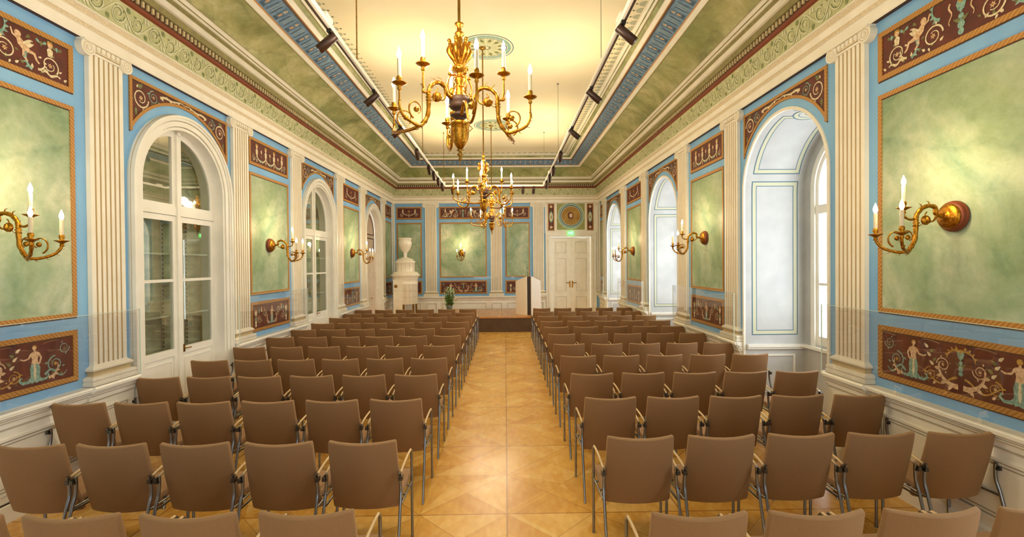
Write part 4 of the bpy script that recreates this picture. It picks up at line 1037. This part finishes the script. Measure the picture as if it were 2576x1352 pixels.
def chandelier(x, y, rot, label):
    ZB = 3.30                                             # height of the arm springing
    t = thing('candle_chandelier', label, 'chandelier', (x, y, ZB), 0, 'gilt chandeliers')
    mb = MB(); mb.tube([(0, 0, .57), (0, 0, CEIL - ZB - .03)], .011, 10); mb.lathe([(.001, -.04), (.03, -.035), (.055, -.012), (.06, 0)], (0, 0, CEIL - ZB), 18); mb.build('suspension_rod', [M['brass_dark']], t)
    mb = MB()
    mb.lathe([(.012, .60), (.034, .585), (.03, .57), (.016, .56), (.018, .53), (.032, .515), (.036, .50), (.018, .49), (.026, .47), (.024, .42), (.018, .38), (.03, .34), (.05, .30), (.03, .27), (.055, .245), (.06, .225),
              (.028, .215), (.026, .19), (.04, .17), (.048, .15), (.03, .12), (.036, .10), (.04, .06), (.05, .03)], (0, 0, 0), 24)
    for k in range(6):                                     # crown of curled leaves
        a = 2 * pi * k / 6 + .3
        P = bez([(.02 * cos(a), .02 * sin(a), .26), (.045 * cos(a), .045 * sin(a), .31), (.078 * cos(a), .078 * sin(a), .36), (.066 * cos(a), .066 * sin(a), .41), (.08 * cos(a), .08 * sin(a), .435)], 5)
        mb.tube(P, [.012 + .012 * sin(pi * min(1, i / len(P) * 1.1)) for i in range(len(P))], 7)
        mb.lathe([(.001, -.016), (.015, -.008), (.017, 0), (.012, .012), (.001, .018)], (.078 * cos(a), .078 * sin(a), .445), 8)
        mb.lathe([(.001, -.012), (.012, 0), (.001, .012)], (.06 * cos(a + .5), .06 * sin(a + .5), .245), 7)
    for z_, r_, n_ in ((.30, .052, 8), (.235, .064, 10), (.17, .046, 8), (.10, .042, 8), (.035, .086, 14)):
        for k in range(n_):
            a = 2 * pi * k / n_; mb.lathe([(.001, -.009), (.009, 0), (.001, .009)], (r_ * cos(a), r_ * sin(a), z_), 6)
    for k in range(4):                                     # scroll brackets between column and arms
        a = pi / 2 * k + .6
        mb.tube(bez([(.03 * cos(a), .03 * sin(a), .19), (.08 * cos(a), .08 * sin(a), .17), (.105 * cos(a), .105 * sin(a), .10), (.085 * cos(a), .085 * sin(a), .04), (.06 * cos(a), .06 * sin(a), .06)], 5), .006, 6)
        mb.lathe([(.001, -.014), (.012, -.006), (.014, .004), (.001, .018)], (.085 * cos(a), .085 * sin(a), .185), 7)
    mb.build('gilt_column', [M['brass']], t)
    mb = MB(); mb.lathe([(.05, .03), (.078, .022), (.084, .0), (.084, -.02), (.075, -.035), (.085, -.045), (.06, -.07), (.03, -.08), (.055, -.10), (.075, -.115), (.05, -.13), (.03, -.145), (.045, -.155)], (0, 0, 0), 24); mb.build('dark_collar', [M['brown']], t)
    mb = MB(); mb.lathe([(.045, -.155), (.07, -.165), (.078, -.185), (.070, -.19), (.068, -.25), (.062, -.29), (.045, -.335), (.022, -.365), (.010, -.375)], (0, 0, 0), 28)
    for k in range(4):
        a = pi / 2 * k + .4; mb.tube([(.075 * cos(a), .075 * sin(a), -.18), (.10 * cos(a), .10 * sin(a), -.20), (.075 * cos(a), .075 * sin(a), -.225)], .004, 5)
    mb.build('urn_body', [M['brass']], t)
    mb = MB(); mb.lathe([(.008, -.37), (.030, -.378), (.010, -.39), (.012, -.40), (.028, -.412), (.010, -.425), (.008, -.435), (.016, -.445), (.007, -.455), (.001, -.475)], (0, 0, 0), 14); mb.build('bottom_finial', [M['brass_dark']], t)
    LOWS = ((0., radians(60)), (0.,), (0., radians(-60)))
    for k in range(3):
        a = rot + 2 * pi * k / 3
        mb = MB(); arm_geo(mb, .05, [(.545, q) for q in LOWS[k]], .345, .0, a); arm = mb.build('branch_arm', [M['brass']], t)
        candle(arm, .345 * cos(a), .345 * sin(a), .17)
        # taller riser of the inner candle
        mb = MB(); mb.tube([(.345 * cos(a), .345 * sin(a), .02), (.345 * cos(a), .345 * sin(a), .13)], .007, 8); mb.build('candle_riser', [M['brass']], arm)
        for q in LOWS[k]: candle(arm, .545 * cos(a + q), .545 * sin(a + q), -.02)
        mb = MB()
        for q in LOWS[k]: mb.tube([(.545 * cos(a + q), .545 * sin(a + q), -.14), (.545 * cos(a + q), .545 * sin(a + q), -.06)], .006, 8)
        mb.build('pan_stem', [M['brass']], arm)
        lamp('candle_glow', t, (.47 * cos(a + .5), .47 * sin(a + .5), .40), CHAND / 3, .09)
    a = rot + radians(300); mb = MB(); W2 = lambda r, z: (r * cos(a), r * sin(a), z)
    P = bez([W2(.06, -.12), W2(.14, -.06), W2(.22, -.10), W2(.27, -.20), W2(.36, -.27), W2(.46, -.25), W2(.53, -.18), W2(.545, -.06)])
    mb.tube(P, [.013 - .005 * i / len(P) for i in range(len(P))], 8)
    mb.tube([W2(.40 + .07 * (1 - .028 * i) * cos(-1.2 + 5.4 * i / 22), -.165 + .07 * (1 - .028 * i) * sin(-1.2 + 5.4 * i / 22)) for i in range(23)], taper(23, .0065, .0035), 6)
    mb.lathe([(.001, -.014), (.022, -.008), (.026, 0), (.022, .008), (.001, .014)], W2(.40, -.165), 10, axis='y')
    arm = mb.build('branch_arm', [M['brass']], t); candle(arm, .545 * cos(a), .545 * sin(a), -.02)
    return t
chandelier(-.335, 3.60, radians(-13), 'large gilt nine-candle chandelier nearest the camera, hanging over the front chairs')
chandelier(-.35, 7.92, radians(28), 'gilt nine-candle chandelier hanging in the middle of the hall')
chandelier(-.34, 12.35, radians(5), 'small-looking gilt nine-candle chandelier farthest away, nearest the stage')
for y, q, r in ((7.92, 'above the middle chandelier', .46), (12.35, 'above the farthest chandelier', .5), (3.6, 'above the nearest chandelier', .46)):
    o = (-.285, y, CEIL)
    t = thing('ceiling_medallion', 'round blue-green painted ceiling medallion with radiating spokes ' + q, 'ceiling medallion', o, 0, 'painted ceiling medallions')
    mb = MB()
    C_ = lambda a, b, d=0.: (-.285 + a, y + b, CEIL - .003 - d)
    def ringf(r0, r1, m_, d=0.): 
        n = 48
        mb.add([C_(r0 * cos(2 * pi * i / n), r0 * sin(2 * pi * i / n), d) for i in range(n)] + [C_(r1 * cos(2 * pi * i / n), r1 * sin(2 * pi * i / n), d) for i in range(n)], [(i, (i + 1) % n, n + (i + 1) % n, n + i) for i in range(n)], m_)
    ringf(r, r * .97, 1); ringf(r * .97, r * .90, 0); ringf(r * .90, r * .78, 2); ringf(r * .78, r * .75, 0); ringf(r * .75, r * .72, 1); ringf(r * .72, 0.02, 3)
    mb.build('painted_rings', [M['frline'], M['blue_dark'], M['teal'], M['mfield']] if 'mfield' in M else [M['frline'], M['blue_dark'], M['teal'], M['frieze_green']], t, o)
    mb = MB()
    for k in range(12):
        a = 2 * pi * k / 12
        ribbon(mb, C_, [(q * r * cos(a), q * r * sin(a)) for q in (.1, .3, .5, .72)], .014, .022, .0015, 0)
        leafp(mb, C_, .42 * r * cos(a + .26), .42 * r * sin(a + .26), r * .26, r * .12, a + .26, .001, 1)
    disk(mb, C_, 0, 0, r * .16, .002, 1, 16); disk(mb, C_, 0, 0, r * .1, .0025, 0, 12)
    mb.build('painted_spokes', [M['frline'], M['leafp']], t, o)

# ------------------------------------------------------------------ suspended track with spotlights
TZ, TX0, TX1, TY0, TY1 = 4.25, -1.67, 1.06, .6, 13.2
o = ((TX0 + TX1) / 2, TY1, TZ)
t = thing('light_track', 'long white rectangular light track hanging below the ceiling on thin rods', 'track lighting', o)
XLR = lambda y: -1.572 - .0078 * (y - .6)                # the two rails are not quite parallel
XRR = lambda y: 1.070 + .0028 * (y - .6)
for fx, s_ in ((XLR, -1), (XRR, 1)):
    mb = MB(); v = []
    def bar(w0, w1, z0, z1, m_):
        P = [(fx(y) + q, y, z) for y in (TY0, TY1) for q in (w0, w1) for z in (z0, z1)]
        mb.add(P, [(0, 1, 3, 2), (4, 6, 7, 5), (0, 4, 5, 1), (2, 3, 7, 6), (0, 2, 6, 4), (1, 5, 7, 3)], m_)
    bar(-.02, .02, TZ - .02, TZ + .03, 0)
    bar(*((-.026, -.006) if s_ < 0 else (.006, .026)), TZ - .026, TZ + .010, 1)
    mb.build('side_rail', [M['track'], M['spot']], t, o)
for y in (TY0 - .036, TY1):
    mb = MB(); mb.box(XLR(y) - .018, XRR(y) + .018, y, y + .036, TZ - .02, TZ + .03, 0); mb.build('cross_rail', [M['track']], t, o)
for y in (4.3, 7.9, 11.5, 13.0):                     # uplights on the rails wash the ceiling
    for x in (XLR(y), XRR(y)):
        mb = MB(); mb.box(x - .03, x + .03, y - .08, y + .08, TZ + .03, TZ + .065, 0); h = mb.build('uplight_head', [M['track']], t, o)
        ld = bpy.data.lights.new('uplight_beam', 'SPOT'); ld.energy = UPLIGHT; ld.color = (1.0, .77, .46); ld.spot_size = radians(118); ld.spot_blend = 1.; ld.shadow_soft_size = .05
        lo = bpy.data.objects.new('uplight_beam', ld); COL.objects.link(lo); lo.parent = t; lo.location = (x - o[0], y - o[1], .10); lo.rotation_euler = (pi, 0, 0)
for y in (1.2, 5.2, 9.5, 13.0):
    for x in (XLR(y), XRR(y)):
        mb = MB(); mb.tube([(x, y, TZ + .03), (x, y, CEIL)], .004 if x > 0 else .007, 6); mb.lathe([(.02, -.02), (.02, 0)], (x, y, CEIL), 10); mb.build('hanging_rod', [M['brass_dark'] if x < 0 else M['steel']], t, o)
def spot(x, y, out, label, along_=0.):
    """out: +1 points to +X, -1 to -X; along_ turns it to face along the room"""
    t = thing('track_spotlight', label, 'spotlight', (x, y, TZ - .022), 0, 'dark track spotlights')
    mb = MB(); mb.box(-.02, .02, -.05, .05, -.03, 0.); mb.tube([(0, 0, -.03), (0, 0, -.06)], .009, 8); mb.build('track_adapter', [M['black']], t)
    dx, dy = (out * cos(along_), sin(along_)) if out else (0, 1)
    dirv = Vector((dx, dy, -.85)).normalized(); p = Vector((0, 0, -.08)) - dirv * .06
    mb = MB(); mb.tube([p, p + dirv * .015, p + dirv * .2, p + dirv * .205], [.035, .042, .042, .038], 14, cap=True); mb.build('lamp_housing', [M['spot']], t)
    mb = MB(); mb.tube([p + dirv * .204, p + dirv * .212], [.040, .040], 14); mb.build('lens_ring', [M['steel']], t)
ws = ['nearest', 'second', 'third', 'fourth', 'fifth', 'sixth', 'seventh', 'eighth']
for i, y in enumerate((4.40, 5.90, 7.38, 8.85, 10.3, 11.0, 11.8, 12.6)): spot(XLR(y), y, -1 if i < 3 else 0, 'dark spotlight on the cabinet-side track rail, %s from the camera' % ws[i])
for i, y in enumerate((4.25, 5.82, 7.5, 9.1, 10.5, 11.4, 12.3)): spot(XRR(y), y, 1 if i < 3 else 0, 'dark spotlight on the window-side track rail, %s from the camera' % ws[i])
for x, q in ((-1.46, 'nearest the cabinet-side corner'), (-.86, 'second from the cabinet-side corner'), (.52, 'second from the window-side corner'), (.82, 'nearest the window-side corner')): spot(x, TY1 + .018, 0, 'dark spotlight on the far cross rail, ' + q)

# ------------------------------------------------------------------ stage, lectern, vase, stove
SX0, SX1, SY0, SZ = -1.85, 1.25, 14.08, .46
o = ((SX0 + SX1) / 2, 15.4, 0)
t = thing('stage_platform', 'low dark-fronted stage platform with polished wooden top at the end of the aisle', 'stage', o)
mb = MB(); mb.box(SX0 + .02, SX1 - .02, SY0 + .02, 16.74, 0, SZ - .04); mb.build('skirt', [M['stage_side']], t, o)
mb = MB(); mb.box(SX0, SX1, SY0, 16.76, SZ - .04, SZ); x_ = mb.build('deck', [M['parquet_s'] if 'parquet_s' in M else noisy('stage_board_wood', '#b67a3c', '#cb9150', 5, .22, stretch=(6, .6, 1))], t, o)
# lectern
LX = [(.33, 14.95), (.655, 14.52), (.66, 14.56), (.80, 14.56), (.81, 14.52), (1.135, 14.95)]
o = (.73, 14.75, SZ)
t = thing('wooden_lectern', 'pale maple lectern with a dark middle slot standing on the stage', 'lectern', o)
def slab(mb, a, b, th, z0, zt_a, zt_b, m=0):
    ax, ay = a; bx, by = b; dx, dy = bx - ax, by - ay; L = sqrt(dx * dx + dy * dy); nx, ny = -dy / L * th, dx / L * th
    P = [(ax, ay), (bx, by), (bx + nx, by + ny), (ax + nx, ay + ny)]; Zt = [zt_a, zt_b, zt_b, zt_a]
    mb.add([(x, y, z0) for x, y in P] + [(P[i][0], P[i][1], Zt[i]) for i in range(4)], [(0, 1, 2, 3), (4, 7, 6, 5), (0, 4, 5, 1), (1, 5, 6, 2), (2, 6, 7, 3), (3, 7, 4, 0)], m)
mb = MB(); slab(mb, (.33, 14.95), (.655, 14.50), .03, SZ, 1.50, 1.66); mb.build('side_wing', [M['lectern']], t, o)
mb = MB(); slab(mb, (.815, 14.50), (1.14, 14.95), .03, SZ, 1.66, 1.50); mb.build('side_wing', [M['lectern']], t, o)
mb = MB(); mb.box(.66, .81, 14.55, 14.60, SZ, 1.655); mb.build('dark_core', [M['lectern_dark']], t, o)
mb = MB(); mb.add([(.40, 14.95, 1.46), (1.07, 14.95, 1.46), (.81, 14.6, 1.60), (.66, 14.6, 1.60), (.40, 14.95, 1.44), (1.07, 14.95, 1.44), (.81, 14.6, 1.58), (.66, 14.6, 1.58)], [(0, 1, 2, 3), (4, 7, 6, 5), (0, 4, 5, 1), (2, 6, 7, 3), (1, 5, 6, 2), (3, 7, 4, 0)]); mb.build('reading_top', [M['lectern_dark']], t, o)
mb = MB(); mb.tube(bez([(.70, 14.66, 1.58), (.695, 14.66, 1.72), (.69, 14.70, 1.84), (.69, 14.78, 1.91)], 6), .005, 6); mb.tube([(.69, 14.77, 1.905), (.69, 14.82, 1.93)], .012, 8); mb.build('gooseneck_microphone', [M['black']], t, o)
# vase of flowers
VX, VY = -1.745, 14.62
o = (VX, VY, SZ); t = thing('flower_vase', 'glass vase of green foliage and pale blossoms on the stage corner nearest the stove', 'vase of flowers', o)
mb = MB(); mb.lathe([(.075, 0), (.08, .01), (.088, .2), (.105, .38), (.102, .38), (.085, .2), (.07, .015), (.001, .012)], o, 24); mb.build('glass_vase', [M['vase_glass']], t, o)
mb = MB(); mb.lathe([(.001, .012), (.07, .015), (.082, .22), (.001, .222)], o, 20); mb.build('stems_in_water', [noisy('green_stems', '#3d5a2a', '#6e8a4c', 30, .5, stretch=(6, 6, .5))], t, o)
random.seed(3)
mbs, mbl, mbp = MB(), MB(), MB()
for k in range(34):
    a = random.uniform(0, 2 * pi); rr = random.uniform(.02, .22); hh = random.uniform(.55, 1.0) - rr * .5
    tip = Vector((VX + rr * cos(a), VY + rr * sin(a), SZ + hh)); b0 = Vector((VX + .03 * cos(a), VY + .03 * sin(a), SZ + .1))
    P = bez([b0, b0.lerp(tip, .5) + Vector((0, 0, .06)), tip], 5); mbs.tube(P, .003, 5)
    for j in range(7):
        p = P[int((.35 + .62 * j / 7) * (len(P) - 1))]; b = random.uniform(0, 2 * pi); L = random.uniform(.075, .13); el = random.uniform(-.2, .8)
        d = Vector((cos(b) * cos(el), sin(b) * cos(el), sin(el))); s_ = d.cross(Vector((0, 0, 1))).normalized() * L * .34
        mbl.add([p, p + d * L * .5 + s_, p + d * L, p + d * L * .5 - s_], [(0, 1, 2, 3)], 0)
    if k % 2 == 0:
        for j in range(4):
            p = tip - Vector((0, 0, .04 * j)) + Vector((random.uniform(-.02, .02), random.uniform(-.02, .02), 0)); mbp.lathe([(.001, -.012), (.02, 0), (.024, .012), (.001, .01)], p, 7)
mbs.build('stems', [M['leaf']], t, o); mbl.build('leaves', [M['leaf']], t, o); mbp.build('blossoms', [M['petal']], t, o)

# tiled stove
PX, PY = -3.36, 15.85
o = (PX, PY, 0); t = thing('tiled_stove', 'tall ivory tiled stove crowned by an urn in the corner of the end wall', 'stove', o)
mb = MB(); mb.lathe([(.40, .74), (.41, .76), (.41, 1.40), (.425, 1.42), (.41, 1.44), (.41, 1.56), (.43, 1.58), (.43, 1.61)], (PX, PY, 0), 40, 0)
for k in range(9):
    a = -pi * .02 - pi * k / 9.5
    mb.tube([(PX + .411 * cos(a), PY + .411 * sin(a), .78), (PX + .411 * cos(a), PY + .411 * sin(a), 1.40)], .004, 4, 1)
mb.lathe([(.4125, .97), (.4135, .975), (.4125, .98)], (PX, PY, 0), 40, 1, cap=False); mb.lathe([(.4125, 1.18), (.4135, 1.185), (.4125, 1.19)], (PX, PY, 0), 40, 1, cap=False)
mb.build('round_body', [M['stove'], M['stove_line']], t, o)
mb = MB(); mb.lathe([(.43, 1.61), (.45, 1.65), (.49, 1.69), (.49, 1.72), (.44, 1.75), (.42, 1.79), (.37, 1.82)], (PX, PY, 0), 40); mb.build('body_cornice', [M['stove']], t, o)
mb = MB(); mb.lathe([(.32, 1.82), (.315, 1.84), (.315, 2.10), (.335, 2.12), (.34, 2.16), (.30, 2.18), (.27, 2.23), (.18, 2.27), (.10, 2.30)], (PX, PY, 0), 36)
for k in range(8): mb.tube([(PX + .316 * cos(-pi * k / 7), PY + .316 * sin(-pi * k / 7), 1.84), (PX + .316 * cos(-pi * k / 7), PY + .316 * sin(-pi * k / 7), 2.1)], .004, 4, 1)
mb.build('upper_drum', [M['stove'], M['stove_line']], t, o)
mb = MB(); mb.lathe([(.10, 2.29), (.06, 2.32), (.05, 2.36), (.08, 2.39), (.05, 2.42), (.09, 2.47), (.17, 2.58), (.215, 2.70), (.225, 2.80), (.22, 2.84), (.20, 2.86), (.215, 2.90), (.24, 2.93), (.23, 2.95), (.12, 2.96), (.001, 2.95)], (PX, PY, 0), 36); mb.build('crowning_urn', [M['stove']], t, o)
mb = MB(); mb.box(PX - .31, PX - .01, PY - .44, PY + .1, 0, 1.54, 0); mb.box(PX - .32, PX + .0, PY - .45, PY + .1, 1.53, 1.57, 0); mb.box(PX - .325, PX + .005, PY - .455, PY + .1, 0, .12, 0)
for z in (.5, .85, 1.2): mb.box(PX - .311, PX - .009, PY - .442, PY - .4, z, z + .006, 1)
mb.build('firebox_front', [M['stove'], M['stove_line']], t, o)
mb = MB(); mb.lathe([(.001, -.02), (.05, -.015), (.055, 0), (.03, .012), (.001, .014)], (PX - .22, PY - .445, 1.35), 16, axis='y'); mb.build('brass_knob', [M['brass_dark']], t, o)
for dx, dy in ((.30, -.22), (.02, -.40), (.33, .15)):
    mb = MB(); mb.tube([(PX + dx, PY + dy, 0), (PX + dx, PY + dy, .74)], [.035, .03], 10); mb.build('support_leg', [M['brass_dark']], t, o)

# ------------------------------------------------------------------ chairs
def slab_pad(mb, fn, th, nu=12, tv=None):
    """padded slab: fn(u in -1..1, t in 0..1) -> (point, normal); rounded edges"""
    tv = tv or [0, .012, .035, .08, .2, .35, .5, .65, .8, .92, .965, .988, 1]
    uv = [-1, -.975, -.93, -.84, -.6, -.3, 0, .3, .6, .84, .93, .975, 1]
    rc = .05                                            # corner rounding in parameter space
    def P(u, t, off, inset):
        uu, tt = u, (t - .5) * 2
        k = 1 - rc
        if abs(uu) > k and abs(tt) > k:                 # round the corners
            ex, ey = (abs(uu) - k) / rc, (abs(tt) - k) / rc; L = max(ex, ey); q = sqrt(ex * ex + ey * ey) or 1
            uu = math.copysign(k + ex * L / q * rc, uu); tt = math.copysign(k + ey * L / q * rc, tt)
        uu *= 1 - inset; tt *= 1 - inset
        p, n = fn(uu, tt / 2 + .5); return Vector(p) + Vector(n) * off
    n, m = len(uv), len(tv)
    front = [[P(u, t, th * .5, .02) for u in uv] for t in tv]; back = [[P(u, t, -th * .5, .02) for u in uv] for t in tv]
    for S_, flip in ((front, 0), (back, 1)):
        vs = [p for r in S_ for p in r]; fs = []
        for i in range(m - 1):
            for j in range(n - 1):
                q = (i * n + j, i * n + j + 1, (i + 1) * n + j + 1, (i + 1) * n + j); fs.append(q if not flip else q[::-1])
        mb.add(vs, fs, 0, True)
    loop = [(u, 0.) for u in uv] + [(1., t) for t in tv[1:]] + [(u, 1.) for u in reversed(uv[:-1])] + [(-1., t) for t in reversed(tv[1:-1])]
    rings = [[P(u, t, th * o_, i_) for u, t in loop] for o_, i_ in ((.5, .02), (.42, .006), (.2, 0.), (-.2, 0.), (-.42, .006), (-.5, .02))]
    mb.loft(rings, 0, True, True)
def chair_proto():
    t = thing('upholstered_armchair', 'x', 'chair', (0, 0, 0), 0)
    def back(u, q):
        z = .365 + .505 * q; w_ = .241 - .014 * q; yy = .135 * (1 - q) ** 1.25 - .0; bow = .052
        return (u * w_, yy - .012 - bow * (1 - u * u) + bow * .5, z - .008 * (1 - u * u) * q), (0, -1, -.2)
    mb = MB(); slab_pad(mb, back, .030); mb.build('backrest', [M['fabric']], t)
    def seat(u, q):
        y = .10 + .42 * q; return (u * .235, y, .455 - .012 * cos(u * 1.2) - .018 * max(0, (q - .75) / .25) ** 2), (0, 0, 1)
    mb = MB(); slab_pad(mb, seat, .05); mb.build('seat', [M['fabric_seat']], t)
    for s in (-1, 1):
        mb = MB(); P = bez([(s * .254, -.125, .0), (s * .254, -.065, .22), (s * .254, -.005, .44), (s * .252, .022, .52), (s * .247, .024, .60), (s * .245, .018, .645)], 5); mb.tube(P, .0105, 9); mb.build('rear_leg', [M['steel']], t)
        mb = MB(); P = bez([(s * .256, .375, .0), (s * .256, .375, .3), (s * .256, .372, .60), (s * .256, .362, .652), (s * .255, .335, .668)], 5); mb.tube(P, .0105, 9); mb.tube([(s * .256, .375, 0), (s * .256, .375, .012)], .0125, 8)
        mb.build('front_leg', [M['steel']], t)
        mb = MB(); P = bez([(s * .255, .345, .672), (s * .255, .25, .675), (s * .254, .12, .662), (s * .251, .035, .640)], 4); mb.tube(P, [.0085] * len(P), 8); mb.build('armrest', [M['arm']], t)
        mb = MB(); mb.box(*sorted((s * .240, s * .2690)), .0, .030, .598, .612); mb.box(*sorted((s * .246, s * .2685)), -.006, .002, .600, .626); mb.box(*sorted((s * .262, s * .2690)), -.004, .036, .606, .628); mb.build('link_bracket', [M['silver_hook']], t)
    mb = MB()
    for s in (-1, 1):
        mb.tube([(s * .254, .0, .425), (s * .256, .373, .425)], .008, 7); mb.tube([(s * .256, .30, .425), (s * .20, .30, .425)], .008, 7); mb.tube([(s * .254, .17, .425), (s * .20, .17, .425)], .008, 7)
    mb.tube([(-.2, .30, .425), (.2, .30, .425)], .008, 7); mb.tube([(-.2, .17, .425), (.2, .17, .425)], .008, 7)
    mb.build('seat_frame', [M['steel']], t)
    return t
proto = chair_proto(); note_kids(proto)
XS = {'cabinet': [-.98, -1.54, -2.10, -2.655, -3.197, -3.738], 'window': [.935, 1.492, 2.05, 2.605, 3.160]}
ROWY = {'cabinet': [2.25, 3.15, 4.12, 5.05, 5.94, 6.86, 7.79, 8.70, 9.61, 10.60, 11.46, 12.40], 'window': [2.18, 3.17, 4.10, 5.01, 5.98, 6.86, 7.84, 8.73, 9.61, 10.54, 11.52, 12.42]}
NROW = {'cabinet': [4, 5] + [6] * 10, 'window': [4] + [5] * 11}
ords = ['first', 'second', 'third', 'fourth', 'fifth', 'sixth', 'seventh', 'eighth', 'ninth', 'tenth', 'eleventh', 'twelfth']
random.seed(12); first = True
for side in ('cabinet', 'window'):
    for r in range(12):
        n = NROW[side][r]
        for k in range(n):
            o = proto if first else copy_tree(proto); first = False
            dx = .03 * (r - 5) / 6 if side == 'window' else -.03 * (r - 5) / 6 * .5
            o.location = (XS[side][k] + dx + random.uniform(-.0008, .0008), ROWY[side][r] + random.uniform(-.006, .006), 0)
            o.rotation_euler = (0, 0, random.uniform(-.0012, .0012))
            row = 'row nearest the camera' if r == 0 else ('row nearest the stage' if r == 11 else ords[r] + ' row from the camera')
            seat = 'on the aisle' if k == 0 else ('by the wall' if k == max(NROW[side]) - 1 else ords[k] + ' from the aisle')
            tag(o, 'taupe armchair %s, %s side, %s' % (seat, side, row), 'chair', 'taupe armchairs on the %s side' % side)
